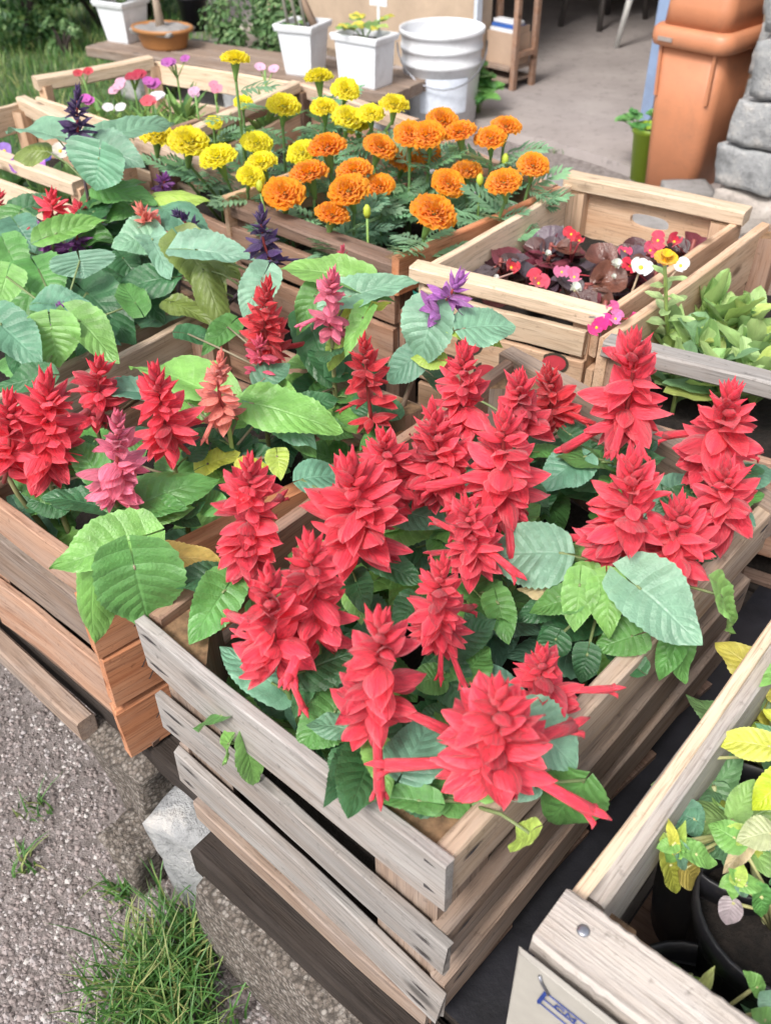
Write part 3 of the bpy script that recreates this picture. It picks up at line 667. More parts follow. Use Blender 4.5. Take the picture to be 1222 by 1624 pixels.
# wire tie on the corner between the two crates
p = QG.p[0]; mb = MB(); mb.tube([(p.x-.012, p.y-.004, .512), (p.x-.002, p.y-.012, .516), (p.x+.008, p.y-.02, .47), (p.x+.012, p.y-.022, .445)], .0011, 6); add('wire_tie', mb.build('wire_tie', M_STEEL, True), crG)
crI = crate(QI, .50, 'rough sawn crate with a nailed top plank and potted pansy plants', {
    'left': [(0, .09, W_PALE, .010), (.004, .088, W_SAW, .0215, -.02), (.10, .14, W_SAW, .012)], 'right': [(0, .2, W_SAW, .012)], 'back': [(0, .2, W_SAW, .012)],
    'front': [(.030, .03, W_TAN, .034, .0), (.066, .18, W_SAW, .012)]}, W_SAW, 'quad', ps=.04, post_drop=.04)
# broad top plank, with nail, hardboard label
Wc, Sc = QI.p[3], QI.p[0]; e = (Sc-Wc).normalized(); nin = Vector((-e.y, e.x)); L_ = (Sc-Wc).length
def ip(s, t, z): p = Wc+e*s+nin*t; return Vector((p.x, p.y, z))
_sl[0] += 1; PW = (_p2-_p1).length; me = slat_mesh(.36, PW, .020, _sl[0], .002, 70, 3.0); _pq = _pc-_ud*.18; plank = add('top_plank', me, crI, frame((-_ud.x, -_ud.y, 0), (0, 0, 1), (_pq.x, _pq.y, .503)), W_SAW)
DT = (_pc.xy-Wc).dot(nin)-PW/2; DS = (_p1.xy-Wc).dot(e)
mb = lathe([(.0001, 0), (.0035, 0), (.0042, .0012), (.0025, .002), (.0001, .0021)], 12); sub('nail', mb.build('nail', M_STEEL, True), plank, Matrix.Translation(ip(DS+.022, DT+PW*.55, .5128)))
_sl[0] += 1; slat('under_board', crI, ip(DS+.003, DT+.011, .478), ip(DS+.33, DT+.011, .478), .034, .030, W_SAW); me = slat_mesh(.30, .004, .15, _sl[0], .001, 16); M = frame((e.x, e.y, 0), (0, 0, 1), ip(DS+.148, DT-.0085, .434)); lab = add('label_panel', me, crI, M, M_CARD)
def lp(s, z): return ip(DS+s-.003, DT-.0116, z)
def stroke(pts, rad, mat=M_INK, name='ink_stroke'):
    mb = MB(); mb.tube(pts, rad, 5); add(name, mb.build(name, mat), crI)
zt = .512
mb = MB(); mb.tube([lp(.018, zt-.008), lp(.020, zt-.014), lp(.026, zt-.022)], .0011, 6); add('staple', mb.build('staple', M_STEEL, True), crI)
stroke([lp(.024, zt-.022), lp(.021, zt-.041)], .0013); stroke([lp(.024, zt-.022), lp(.16, zt-.019)], .0004); stroke([lp(.021, zt-.041), lp(.15, zt-.041)], .0004); stroke([lp(.0225, zt-.032), lp(.15, zt-.0315)], .0004)
cu = bpy.data.curves.new('handwriting', 'FONT'); cu.body = 'CM.'; cu.size = .0105; cu.extrude = .0002; cu.shear = .2
cu.materials.append(M_INK); _t = bpy.data.objects.new('handwriting', cu); COL.objects.link(_t)
_me = bpy.data.meshes.new_from_object(_t.evaluated_get(bpy.context.evaluated_depsgraph_get())); bpy.data.objects.remove(_t); to = add('handwriting', _me, crI)
bpos = lp(.030, zt-.0312) + Vector((-nin.x, -nin.y, 0))*.0006
to.matrix_basis = frame((e.x, e.y, 0), (-nin.x, -nin.y, 0), bpos)
stroke([lp(.064, zt-.021), lp(.064, zt-.037)], .0013); stroke([lp(.064, zt-.021), lp(.072, zt-.023)], .001); stroke([lp(.080, zt-.020), lp(.081, zt-.036)], .0013)

soil_bed(QM, .375, 'dark potting soil among red salvias in the grey slatted crate'); soil_bed(QA, .36, 'dark potting soil in the brown crate with orange end boards')
soil_bed(QB, .36, 'dark soil beneath the broad leaved purple salvias'); soil_bed(QC, .40, 'dark soil under the small violet pansies'); soil_bed(QD, .40, 'dark soil under the pink dianthus plants')
soil_bed(QE, .39, 'dark soil under the yellow marigolds'); soil_bed(QF, .39, 'dark soil under the orange marigolds'); soil_bed(QG, .425, 'dark soil under the begonias'); soil_bed(QH, .41, 'dark soil under the pale spoon leaved seedlings')

# ------------------------------------------------------------------ salvias
PLANTS = []        # (crate key, root empty, stem polyline)
def tube_part(name, pts, rad, parent, color, n=6):
    mb = MB(); mb.tube(pts, rad, n); return add(name, mb.build(name, M_STEM, True), parent, None, None, color)
def spike(parent, B, T, rad, col, seed, tubes=3, dense=1.0, top=1.0, droop=0.0, stemcol=(.30, .05, .05)):
    r = random.Random(seed); ax = T-B; L = ax.length; d = ax.normalized(); a0 = d.orthogonal().normalized(); b0 = d.cross(a0)
    ba = r.uniform(0, 6.28); bend = (a0*math.cos(ba)+b0*math.sin(ba))*L*r.uniform(.0, .10)
    def P(t): return B+ax*t+bend*(4*t*(1-t))
    mb = MB(); mb.tube([P(t) for t in (-.05, .15, .35, .55, .75, .95)], [.0024, .0022, .002, .0018, .0014, .001], 6); st = add('flower_spike', mb.build('flower_spike', M_STEM, True), parent, None, None, stemcol)
    gap = r.uniform(.0135, .0180); nw = max(2, int(L/gap*dense)); ph = r.uniform(0, 6); t0 = r.choice((0, 0, .04, .10)); taper = r.uniform(.40, .70); fat = r.uniform(.9, 1.15); upb = r.uniform(-.12, .14)
    tubesites = set(r.sample(range(max(int(nw*3.2), tubes+1)), tubes)); idx = 0
    for i in range(nw):
        t = t0+(i+.25+r.uniform(-.2, .2))/nw*(.80-t0); big = (1-taper*max(0, (t-.35)/.65))*(.85+.15*min(1, t*5)); n = r.choice((5, 6, 6, 7)) if t < .55 else r.choice((4, 5, 6))
        el = math.radians(102-14*t*2) if t < .4 else math.radians(90-50*(t-.4)/.4)
        el += droop-upb
        for j in range(n):
            th = ph + 2*math.pi*(j+r.uniform(-.25, .25))/n + i*.55; rd = a0*math.cos(th)+b0*math.sin(th)
            e2 = el+r.uniform(-.50, .38); dr = rd*math.sin(e2)+d*math.cos(e2); dr.z -= .10; ln = rad*big*r.uniform(.70, 1.14)*.92
            isT = idx in tubesites; idx += 1
            if r.random() < .15+.12*(math.sin(th+seed) > .75): continue
            me = r.choice(TUBE) if isT else r.choice(CALYX)
            w = ln*r.uniform(.9, 1.2)*fat
            cv = col if r.random() < .8 else tuple(x*.72 for x in col)
            sub('floret', me, st, frame(dr, d+Vector((r.uniform(-.4, .4), r.uniform(-.4, .4), .3)), P(t)+rd*.002, ln, w, w*r.uniform(.8, 1.2)), None, vary(cv, .14, r))
    nb = max(5, int(13*top))
    for j in range(nb):
        f = j/nb; th = ph+j*2.4; t = .70+.27*f; el = math.radians(62-52*f)+r.uniform(-.12, .12); rd = a0*math.cos(th)+b0*math.sin(th); dr = rd*math.sin(el)+d*math.cos(el)
        ln = rad*(.66-.20*f)*r.uniform(.85, 1.2)
        sub('bract', r.choice(BRACT), st, frame(dr, d, P(t), ln, ln*.85, ln*.85), None, vary(tuple(x*.95 for x in col), .14, r))
    return st
def salvia(key, Q, top, bot, w, dz, col, label, group, seed, soil=.375, tubes=3, leaves=9, dense=1.0, lsize=.055, stem=(.13, .20, .06), inset=.05, topn=1.0, lean=.02, lcol='gdtgd', rimz=RIM):
    r = random.Random(seed*13+5); B = at(bot[0], bot[1], rimz+dz)
    dd = ray(*top); # nearest point of the top ray to the upright line through B
    dh = Vector((dd.x, dd.y)); bh = Vector((B.x, B.y)); s = bh.dot(dh)/dh.dot(dh); T = EYE+dd*s
    # allow some lean toward the camera so the spike keeps a natural length
    T = T.lerp(EYE+dd*((T-EYE).length-lean), 1.0)
    rad = px2w(w, (B+T)/2)/2*.98
    q = Q.clamp(B, inset); root = Vector((q.x, q.y, soil)); R = thing('salvia_plant', root, label, 'salvia plant', group)
    mid = root.lerp(B, .55)+Vector((0, 0, .012)); path = [root, mid, B]
    tube_part('stem', [root-Vector((0, 0, .01)), root.lerp(mid, .5)+Vector((0, 0, .006)), mid, mid.lerp(B, .6)+Vector((0, 0, .003)), B+(T-B)*.1], [.0035, .0032, .003, .0026, .0022], R, stem)
    spike(R, B, T, rad, col, seed, tubes, dense, topn)
    PLANTS.append((key, R, [root, mid, B]))
    n = 0; tries = 0
    while n < leaves and tries < leaves*8:
        tries += 1
        t = r.uniform(.15, .92); o = root.lerp(mid, t/.55) if t < .55 else mid.lerp(B, (t-.55)/.45)
        az = r.uniform(0, 6.283); el = r.uniform(-.15, .45); L = lsize*r.uniform(.65, 1.25)*(1.1-.35*t); pet = .018
        d = Vector((math.cos(az)*math.cos(el), math.sin(az)*math.cos(el), math.sin(el))); base = o+d*pet; tip = base+d*L
        if not Q.inside(tip, .012) and tip.z < rimz+.01: continue
        if not Q.inside(base, .01) : continue
        n += 1
        tube_part('leaf_stalk', [o, o.lerp(base, .5)+Vector((0, 0, .002)), base], .0011, R, (.13, .2, .06), 5)
        add('leaf', r.choice(LV), R, frame(d, Vector((r.uniform(-.3, .3), r.uniform(-.5, .1), 1)), base, L, L*r.uniform(.68, .86), L), None, vary(GREEN[r.choice(lcol)], .2, r))
    return R
GM = 'red salvias in the grey slatted crate'; GA = 'salvias in the brown crate'; GB = 'salvias under broad leaves'
MS = [ # top, bottom, width, height above rim, tubes, dense, label
 ((396, 728), (392, 900), 118, .035, 2, 1, 'red salvia beside the yellow leaf by the crate partition'),
 ((424, 905), (446, 1075), 150, .03, 3, 1, 'red salvia just inside the left corner post of the grey crate'),
 ((490, 858), (505, 1030), 140, .04, 4, 1, 'red salvia with a long tube flower reaching toward its neighbour'),
 ((598, 980), (585, 1150), 165, .04, 4, .8, 'loose red salvia drooping over two joined small leaves'),
 ((548, 738), (556, 890), 175, .035, 3, 1.1, 'bulky red salvia against the left rail of grey crate'),
 ((605, 690), (608, 800), 115, .03, 1, 1, 'slim red salvia behind the bulky one at left rail'),
 ((682, 648), (690, 790), 125, .035, 2, 1, 'red salvia with flowers spilling beside the partition rail'),
 ((738, 552), (740, 690), 105, .04, 1, 1, 'red salvia in the far left corner of grey crate'),
 ((800, 660), (800, 820), 135, .045, 4, 1, 'red salvia amid the crate with tubes falling right'),
 ((825, 598), (832, 690), 105, .03, 1, 1, 'red salvia near the far rail before the print'),
 ((868, 588), (870, 680), 92, -.005, 1, .9, 'deep red salvia in shade under the far rail'),
 ((738, 798), (748, 895), 115, .03, 3, 1, 'red salvia beside the big pale teal leaf'),
 ((706, 888), (702, 1020), 125, .03, 3, 1, 'red salvia above the cluster of small rounded leaves'),
 ((1004, 543), (985, 690), 145, .05, 4, .8, 'tall open red salvia crossing the far rail'),
 ((1160, 618), (1128, 745), 140, .05, 2, 1, 'red salvia against the far right end of the crate'),
 ((1150, 742), (1142, 845), 135, .03, 2, 1, 'red salvia resting over the right rail of grey crate'),
 ((1000, 728), (965, 890), 160, .045, 2, 1.1, 'dense red salvia on amber stem above pointed light leaves'),
 ((1078, 800), (1068, 905), 135, .035, 3, 1, 'red salvia leaning on the right rail behind round leaf'),
 ((856, 1040), (860, 1120), 125, .015, 1, 1, 'short red salvia tucked low beside the right rail'),
 ((788, 1095), (772, 1262), 190, .035, 3, 1.1, 'largest red salvia hanging over the near corner post'),
]
for i, (t, b, w, dz, tb, dn, lb) in enumerate(MS):
    b = (b[0]+.06*(t[0]-b[0]), b[1]+(.16 if i == 19 else .06)*(t[1]-b[1]))
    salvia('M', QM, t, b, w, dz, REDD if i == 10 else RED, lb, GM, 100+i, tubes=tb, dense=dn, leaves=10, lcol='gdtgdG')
AS = [
 ((185, 655), (182, 790), 100, .05, PINK, 0, 'pink salvia spike over the corner of brown crate', .02),
 ((72, 600), (72, 750), 135, .03, RED, 1, 'red salvia by the front slat of brown crate', .02),
 ((10, 625), (8, 760), 110, .03, RED, 1, 'red salvia beside its twin at the front slat', .02),
 ((155, 575), (150, 665), 95, .02, RED, 1, 'red salvia behind the pink one under a long leaf', .02),
 ((245, 588), (272, 715), 120, .04, RED, 1, 'red salvia between the pink and salmon ones', .02),
 ((352, 562), (360, 660), 72, .06, SALMON, 1, 'salmon salvia on a pale green stem', .02),
 ((410, 540), (412, 590), 60, .03, HOT, 0, 'small bright pink red salvia bud among leaves', .01),
 ((528, 432), (525, 520), 78, .08, PINK, 2, 'pink salvia with drooping tubes under a broad leaf', .02),
 ((545, 392), (550, 470), 46, .06, HOT, 1, 'hot pink salvia half hidden behind the pink one', .02),
 ((575, 535), (588, 665), 88, .02, REDD, 2, 'sparse deep red salvia in the back corner of brown crate', .02),
 ((428, 448), (430, 565), 82, .03, REDD, 2, 'dark red salvia hanging beside the crate end', .02),
]
for i, (t, b, w, dz, c, tb, lb, ln) in enumerate(AS):
    salvia('A', QA, t, b, w, dz, c, lb, GA, 200+i, soil=.36, tubes=tb, leaves=8, dense=.7 if i in (9,) else 1, lcol='gdgGdt', rimz=.50, stem=(.22, .22, .10) if c != SALMON else (.30, .42, .12), lean=ln)
salvia('A', QA, (728, 440), (692, 502), 84, .10, LILAC, 'lilac purple salvia leaning over the begonia crate print', GA, 230, soil=.36, tubes=0, leaves=0, dense=1, rimz=.50, lean=.0, stem=(.22, .16, .12))
BS = [
 ((123, 140), (126, 245), 58, .16, VIOLET, 0, 'tall dark violet salvia above broad heart leaves', 1.0),
 ((416, 332), (432, 420), 66, .10, VIOLET, 1, 'dark violet salvia beside the orange marigold crate corner', 1.0),
 ((262, 280), (255, 302), 42, .10, PURPLE, 0, 'tiny purple salvia bud below the yellow marigold rail', 1.0),
 ((70, 365), (85, 400), 70, .05, PURPLE, 0, 'purple salvia cluster nested in heart leaves', 1.0),
 ((122, 365), (122, 392), 46, .05, PURPLE, 0, 'small purple salvia next to the nested purple cluster', 1.0),
 ((95, 490), (100, 508), 50, .04, PURPLE, 0, 'flat purple salvia bud low among heart leaves', 1.0),
 ((84, 312), (86, 352), 70, .07, RED, 1, 'red salvia rising between large leaves', 1.0),
 ((128, 330), (132, 352), 56, .07, RED, 0, 'little red salvia beside the one between leaves', 1.0),
 ((222, 330), (245, 378), 62, .08, SALMON, 0, 'salmon orange salvia opening on pale leaves', .8),
 ((280, 338), (303, 362), 44, .09, VIOLET, 0, 'dark violet salvia lying on a ribbed leaf', 1.0),
 ((-2, 308), (-6, 340), 50, .07, RED, 0, 'red salvia at the edge of the broad leaved crate', 1.0),
]
for i, (t, b, w, dz, c, tb, lb, dn) in enumerate(BS):
    salvia('B', QB, t, b, w, dz, c, lb, GB, 300+i, soil=.36, tubes=tb, leaves=5, dense=dn, lsize=.10, lcol='gdgt', rimz=.49, stem=(.16, .20, .08) if c != VIOLET else (.07, .05, .06), lean=0)

# leaves read one by one from the plants: base, tip, width (px), colour, heights above rim of base and tip, mesh
LEAVES = {
'M': [
 (353, 940, 300, 1020, 78, 'g', .02, .005, 0), (636, 812, 712, 826, 62, 't', .02, .02, 2), (887, 877, 766, 872, 104, 'T', .05, .04, 2), (610, 896, 676, 926, 48, 'd', .02, .01, 3),
 (690, 1075, 652, 1085, 58, 'g', .0, .0, 0), (705, 1068, 742, 1130, 70, 'd', .0, -.01, 0), (745, 1062, 775, 1020, 55, 'g', .0, .0, 0), (715, 1060, 690, 1030, 48, 'g', .0, 0, 1), (790, 958, 806, 1020, 52, 'g', .01, 0, 0),
 (655, 960, 625, 995, 52, 'd', 0, 0, 1), (925, 725, 858, 764, 78, 't', .02, .01, 2), (1045, 795, 1092, 745, 66, 't', .01, .02, 0), (1015, 934, 1116, 1020, 112, 'T', .06, .045, 0), (942, 882, 888, 862, 46, 'G', .03, .03, 0),
 (932, 916, 870, 905, 40, 'G', .04, .03, 1), (918, 930, 911, 1003, 56, 'G', .045, .02, 0), (962, 936, 964, 1014, 58, 'G', .045, .02, 1), (896, 952, 834, 968, 52, 'g', .03, .015, 1), (1000, 1010, 940, 1030, 62, 'g', .01, .0, 0),
 (1143, 946, 1172, 1007, 50, 'G', .03, -.03, 0), (1068, 1018, 1042, 1082, 44, 'g', .0, -.03, 1), (1072, 1018, 1090, 1088, 46, 'g', .0, -.035, 0), (930, 1040, 920, 1085, 46, 'd', .0, -.02, 0), (880, 1015, 862, 1050, 48, 'd', .0, -.02, 0),
 (886, 940, 814, 916, 26, 'c', .03, .02, 4), (828, 1136, 922, 1216, 108, 'T', .05, .03, 2), (925, 1240, 850, 1332, 96, 'g', .02, -.045, 4), (838, 1322, 800, 1350, 38, 'l', .01, -.02, 0), (640, 1222, 690, 1128, 92, 't', .02, .03, 2),
 (662, 1270, 578, 1258, 44, 'g', .012, .012, 1), (560, 1205, 562, 1245, 84, 'd', .0, -.005, 3), (530, 1130, 470, 1185, 92, 'g', .005, .0, 0), (350, 1135, 300, 1150, 46, 'g', -.035, -.07, 0), (362, 1180, 352, 1212, 40, 'G', -.06, -.095, 0), (392, 1190, 410, 1256, 48, 'G', -.06, -.11, 1),
 (600, 1000, 540, 1010, 50, 'd', -.01, -.02, 0), (560, 1080, 510, 1060, 56, 't', 0, 0, 2), (830, 770, 870, 800, 40, 'd', 0, 0, 0), (480, 760, 560, 745, 62, 't', .02, .02, 2), (760, 1000, 740, 960, 40, 'd', 0, .01, 0), (1180, 760, 1230, 740, 50, 't', .02, .02, 0),
 (690, 600, 735, 640, 40, 'd', 0, 0, 0), (780, 780, 740, 800, 44, 'd', 0, 0, 0), (905, 690, 940, 720, 44, 'd', 0, -.01, 0), (870, 960, 815, 985, 45, 'd', 0, -.01, 1), (690, 1140, 700, 1110, 40, 'd', 0, 0, 0), (850, 1250, 800, 1262, 30, 'T', .012, .012, 2),
 (1000, 1050, 950, 1010, 46, 'd', -.01, -.01, 0), (1075, 1000, 1035, 970, 40, 'Y', -.01, -.01, 0), (490, 1110, 540, 1150, 46, 'd', -.01, -.02, 0), (620, 1140, 600, 1190, 50, 'd', -.02, -.02, 0), (740, 870, 700, 860, 40, 'd', 0, 0, 0)],
'A': [
 (220, 797, 347, 752, 82, 'g', .04, .05, 0), (196, 862, 78, 902, 92, 'G', .06, .055, 3), (214, 902, 238, 1006, 132, 'g', .055, -.01, 0), (150, 892, 134, 1054, 64, 'G', .05, -.05, 4), (256, 886, 348, 878, 74, 'y', .03, .03, 2), (150, 745, 116, 690, 54, 'g', .04, .06, 0), (128, 735, 108, 690, 40, 'g', .03, .05, 1),
 (204, 730, 230, 690, 40, 'g', .03, .04, 0), (315, 616, 197, 560, 72, 'G', .06, .07, 1), (300, 640, 346, 662, 58, 'G', .05, .04, 0), (225, 622, 122, 612, 40, 't', .05, .06, 1), (401, 640, 542, 672, 82, 'G', .06, .05, 2), (440, 655, 502, 708, 66, 't', .04, .02, 0),
 (495, 525, 530, 618, 72, 'd', .04, 0, 0), (545, 438, 440, 414, 74, 'G', .11, .12, 1), (556, 470, 662, 434, 62, 'T', .10, .12, 1), (498, 470, 467, 532, 48, 'g', .09, .05, 0), (540, 545, 520, 590, 36, 'l', .06, .03, 0), (560, 500, 620, 480, 36, 'Y', .08, .09, 3), (575, 505, 545, 560, 40, 'G', .09, .07, 1),
 (682, 506, 660, 584, 94, 'T', .10, .05, 0), (668, 560, 605, 600, 62, 't', .06, .03, 2), (737, 521, 822, 506, 82, 'T', .10, .10, 2), (735, 525, 800, 545, 40, 'l', .09, .08, 1), (690, 570, 650, 565, 36, 'l', .06, .06, 0), (560, 470, 620, 470, 36, 'g', .07, .09, 1), (415, 442, 385, 502, 58, 'T', .09, .06, 0),
 (330, 735, 380, 715, 44, 'Y', .01, .02, 0), (390, 745, 425, 735, 44, 'Y', .01, .01, 0), (440, 725, 445, 760, 36, 'l', .01, 0, 0), (300, 800, 250, 815, 52, 'd', .02, .0, 0), (340, 800, 310, 780, 44, 'g', .02, .02, 0), (270, 810, 320, 830, 44, 'd', .01, 0, 0), (470, 690, 500, 720, 40, 'g', 0, 0, 0), (520, 680, 560, 690, 40, 'g', 0, 0, 1), (600, 690, 570, 710, 36, 'g', 0, 0, 1),
 (490, 640, 540, 630, 44, 'd', .02, .02, 0), (400, 730, 460, 745, 50, 'd', 0, 0, 0), (90, 790, 40, 800, 60, 'd', .0, 0, 0), (60, 760, 110, 800, 60, 'g', .01, 0, 1), (360, 520, 320, 560, 40, 'g', .03, .02, 0), (300, 530, 355, 540, 40, 'd', .03, .02, 0), (420, 600, 460, 575, 44, 't', .03, .04, 0), (620, 650, 590, 620, 38, 'd', .0, .01, 0)],
'B': [
 (62, 428, 90, 474, 80, 'g', .07, .05, 1), (127, 414, 134, 442, 96, 'T', .09, .07, 3), (82, 482, 152, 482, 52, 't', .06, .06, 1), (82, 522, 92, 584, 82, 'G', .07, .03, 1), (127, 510, 190, 572, 62, 'G', .07, .04, 0), (140, 466, 216, 540, 78, 'd', .04, .01, 0), (2, 515, 64, 572, 84, 't', .08, .06, 0), (60, 600, -10, 615, 50, 'd', .05, .04, 0),
 (236, 376, 176, 388, 72, 'T', .09, .09, 0), (242, 380, 270, 436, 52, 'T', .09, .07, 0), (195, 410, 222, 442, 50, 'd', .06, .04, 0), (272, 440, 172, 452, 66, 'd', .06, .05, 2), (312, 396, 408, 405, 56, 'T', .11, .11, 1), (300, 398, 356, 486, 76, 'o', .09, .04, 0), (322, 430, 362, 532, 48, 'o', .08, .02, 4), (270, 480, 335, 500, 46, 'o', .04, .04, 2),
 (88, 218, 0, 188, 46, 'T', .17, .18, 1), (74, 240, 12, 238, 44, 'o', .15, .15, 4), (157, 252, 150, 303, 104, 't', .17, .13, 3), (166, 238, 228, 256, 76, 'T', .17, .16, 1), (195, 212, 278, 182, 44, 'T', .16, .17, 1), (140, 215, 185, 190, 30, 'T', .16, .17, 2), (160, 300, 244, 308, 56, 'g', .12, .12, 2), (256, 330, 332, 374, 70, 't', .10, .09, 2), (246, 312, 325, 300, 34, 'l', .11, .12, 4),
 (205, 325, 165, 350, 40, 'g', .09, .08, 0), (40, 330, 100, 310, 46, 'd', .09, .1, 0), (30, 340, -10, 400, 70, 'g', .09, .06, 2), (90, 370, 170, 342, 40, 'G', .09, .1, 1), (15, 400, 45, 460, 60, 'g', .08, .05, 1), (10, 440, -5, 490, 60, 'G', .08, .05, 0), (30, 360, 55, 395, 60, 't', .08, .06, 1), (150, 335, 190, 300, 40, 'd', .09, .1, 0),
 (230, 470, 260, 510, 50, 'd', .03, .01, 0), (160, 520, 120, 560, 50, 'd', .03, .02, 0), (40, 540, 20, 590, 50, 'd', .04, .03, 0), (215, 480, 190, 440, 46, 'g', .05, .06, 1), (330, 400, 385, 440, 50, 'o', .08, .05, 1)]}
for key, lst in LEAVES.items():
    rz = {'M': RIM, 'A': .50, 'B': .49}[key]; r = random.Random(len(lst))
    mine = [p for p in PLANTS if p[0] == key]
    for bx, by, tx, ty, w, col, zb, zt, mi in lst:
        Bp = at(bx, by, rz+zb); Tp = at(tx, ty, rz+zt); d = Tp-Bp; L = d.length; W = px2w(w, (Bp+Tp)/2)
        best = min(mine, key=lambda p: min((p[2][1]-Bp).length, (p[2][2]-Bp).length*1.1)); R = best[1]; st = best[2]
        tocam = (EYE-Bp).normalized(); nrm = Vector((0, 0, 1))*.75 + tocam*.55 + Vector((r.uniform(-.2, .2), r.uniform(-.2, .2), 0))
        h = min(.9, max(.1, (Bp.z-.03-st[0].z)/max(.02, st[2].z-st[0].z))); o = st[0].lerp(st[1], h/.55) if h < .55 else st[1].lerp(st[2], (h-.55)/.45)
        mid = o.lerp(Bp, .5)+Vector((0, 0, .006)) - (d.normalized()*.004)
        tube_part('leaf_stalk', [o, mid - nrm.normalized()*.004, Bp-d*.03, Bp+d*.012], [.0016, .0014, .0012, .0010], R, (.24, .20, .13) if key == 'A' else (.17, .22, .09), 6)
        W = max(W, L*.35)
        add('leaf', LV[mi], R, frame(d, nrm, Bp, L, W*1.05, L), None, vary(GREEN[col], .12, r))

# ------------------------------------------------------------------ marigolds
def pompom(seed, petals=120):
    """radius 1 at the widest, dome up, flat underside with a green cup"""
    r = random.Random(seed); vs = []; fs = []
    for i in range(petals):
        f = (i+.5)/petals; th = i*2.39996; el = math.pi/2*(1-f**.72)*1.0 - .12       # top centre to outer ring
        d = Vector((math.cos(th)*math.cos(el), math.sin(th)*math.cos(el), math.sin(el)*.72)); rad = .62+.30*f**.5
        base = d*rad*.45; tip = d*(rad+.10+r.uniform(-.07, .07)); up = Vector((0, 0, 1)); side = d.cross(up)
        side = side.normalized() if side.length > .05 else Vector((1, 0, 0)); w = .15+.13*f+r.uniform(-.03, .03); n = side.cross(d).normalized()
        b = len(vs); rows = []
        for t, ww, lift in ((0, .35, 0), (.6, .95, .02), (1.0, 1.0, .03)):
            p = base.lerp(tip, t)
            for s in (-1, -.33, .33, 1):
                ruf = (.07*t*math.sin(s*5+i*1.7)+r.uniform(-.03, .03)*t)
                vs.append(p + side*(s*w*ww) + n*(lift-.10*t*s*s+ruf) + d*(-.08*abs(s)*t + r.uniform(-.04, .04)*t))
        for k in range(2):
            for j in range(3): fs.append((b+k*4+j, b+k*4+j+1, b+k*4+j+5, b+k*4+j+4))
    return mesh('flower_head', vs, fs, P_MAR, True)
POM = [pompom(i) for i in range(5)]; POMF = [pompom(10+i, 46) for i in range(2)]
def feather_leaf(seed):
    """marigold leaf: narrow toothed leaflets along a midrib, length 1"""
    r = random.Random(seed); vs = []; fs = []; uv = []
    def leaflet(o, d, L, w):
        d = d.normalized(); s = Vector((-d.y, d.x, 0)); b = len(vs)
        for t, k in ((0, .15), (.35, 1), (.7, .75), (1, 0.05)):
            for q in (-1, 0, 1):
                p = o + d*(L*t) + s*(q*w*k*.5); vs.append((p.x, p.y, p.z - .18*L*t*t + (.03*L if q else 0) + .02*math.sin(o.x*4))); uv.append((t, q))
        for i in range(3):
            for j in range(2): fs.append((b+i*3+j, b+(i+1)*3+j, b+(i+1)*3+j+1, b+i*3+j+1))
    n = 7
    for i in range(n):
        x = .12+.76*i/(n-1); L = .40*math.sin(math.pi*(.25+.6*i/(n-1)))+.06
        for sgn in (-1, 1): leaflet(Vector((x, 0, -.12*x*x)), Vector((.75, sgn*(1-.25*i/n), r.uniform(-.1, .2))), L*r.uniform(.85, 1.1), .11)
    leaflet(Vector((.85, 0, -.09)), Vector((1, 0, 0)), .30, .12)
    b = len(vs); 
    for x in (0, .5, .9):
        for q in (-1, 1): vs.append((x, q*.014*(1.2-x), -.12*x*x)); uv.append((x, q))
    fs += [(b, b+2, b+3, b+1), (b+2, b+4, b+5, b+3)]
    return mesh('leaf_blade', vs, fs, L_SMALL, True, uv)
FEA = [feather_leaf(i) for i in range(4)]
def cup_mesh():
    m = MB(); n = 10; m.loft([[(rr*math.cos(2*math.pi*j/n), rr*math.sin(2*math.pi*j/n), z) for j in range(n)] for z, rr in ((-1.0, .10), (-.75, .17), (-.3, .30), (0, .40))]); return m.build('flower_cup', M_STEM, True)
CUP = cup_mesh()
def marigold(Q, px, py, d, col, label, group, seed, soil, z, full=True, leaves=9):
    r = random.Random(seed); c = at(px, py, z); rad = px2w(d, c)/2*1.16; q = Q.clamp(c, .035); root = Vector((q.x+r.uniform(-.01, .01), q.y+r.uniform(-.01, .01), soil))
    R = thing('marigold_plant', root, label, 'marigold', group)
    ax = (Vector((r.uniform(-.35, .35), r.uniform(-.5, .1), 1.0))).normalized(); bot = c-ax*rad*1.2
    tube_part('stem', [root-Vector((0, 0, .01)), root.lerp(bot, .55)+Vector((r.uniform(-.006, .006), r.uniform(-.006, .006), 0)), bot, c-ax*rad*.3], [.003, .0028, .0026, .0035], R, (.13, .24, .08))
    head = add('flower_head', r.choice(POM if full else POMF), R, frame(ax.orthogonal(), ax, c-ax*rad*.12, rad, rad, rad*r.uniform(.9, 1.1)) @ Matrix.Rotation(r.uniform(0, 6), 4, 'Z'), None, vary(col, .06, r))
    add('flower_cup', CUP, R, frame(ax.orthogonal(), ax, c-ax*rad*.12, rad*.9, rad*.9, rad*1.3), None, (.16, .28, .07))
    for k in range(leaves):
        t = r.uniform(.15, .92); o = root.lerp(bot, t); az = r.uniform(0, 6.28); el = r.uniform(-.1, .7); L = r.uniform(.05, .085)
        dr = Vector((math.cos(az)*math.cos(el), math.sin(az)*math.cos(el), math.sin(el)))
        if not Q.inside(o+dr*L, .01) and (o+dr*L).z < z-.08: continue
        add('leaf', r.choice(FEA), R, frame(dr, (0, -.2, 1), o, L, L*r.uniform(.8, 1.05), L), None, vary((.17, .33, .18), .3, r))
    return R
OR = (.98, .42, .012); YE = (.98, .88, .03)
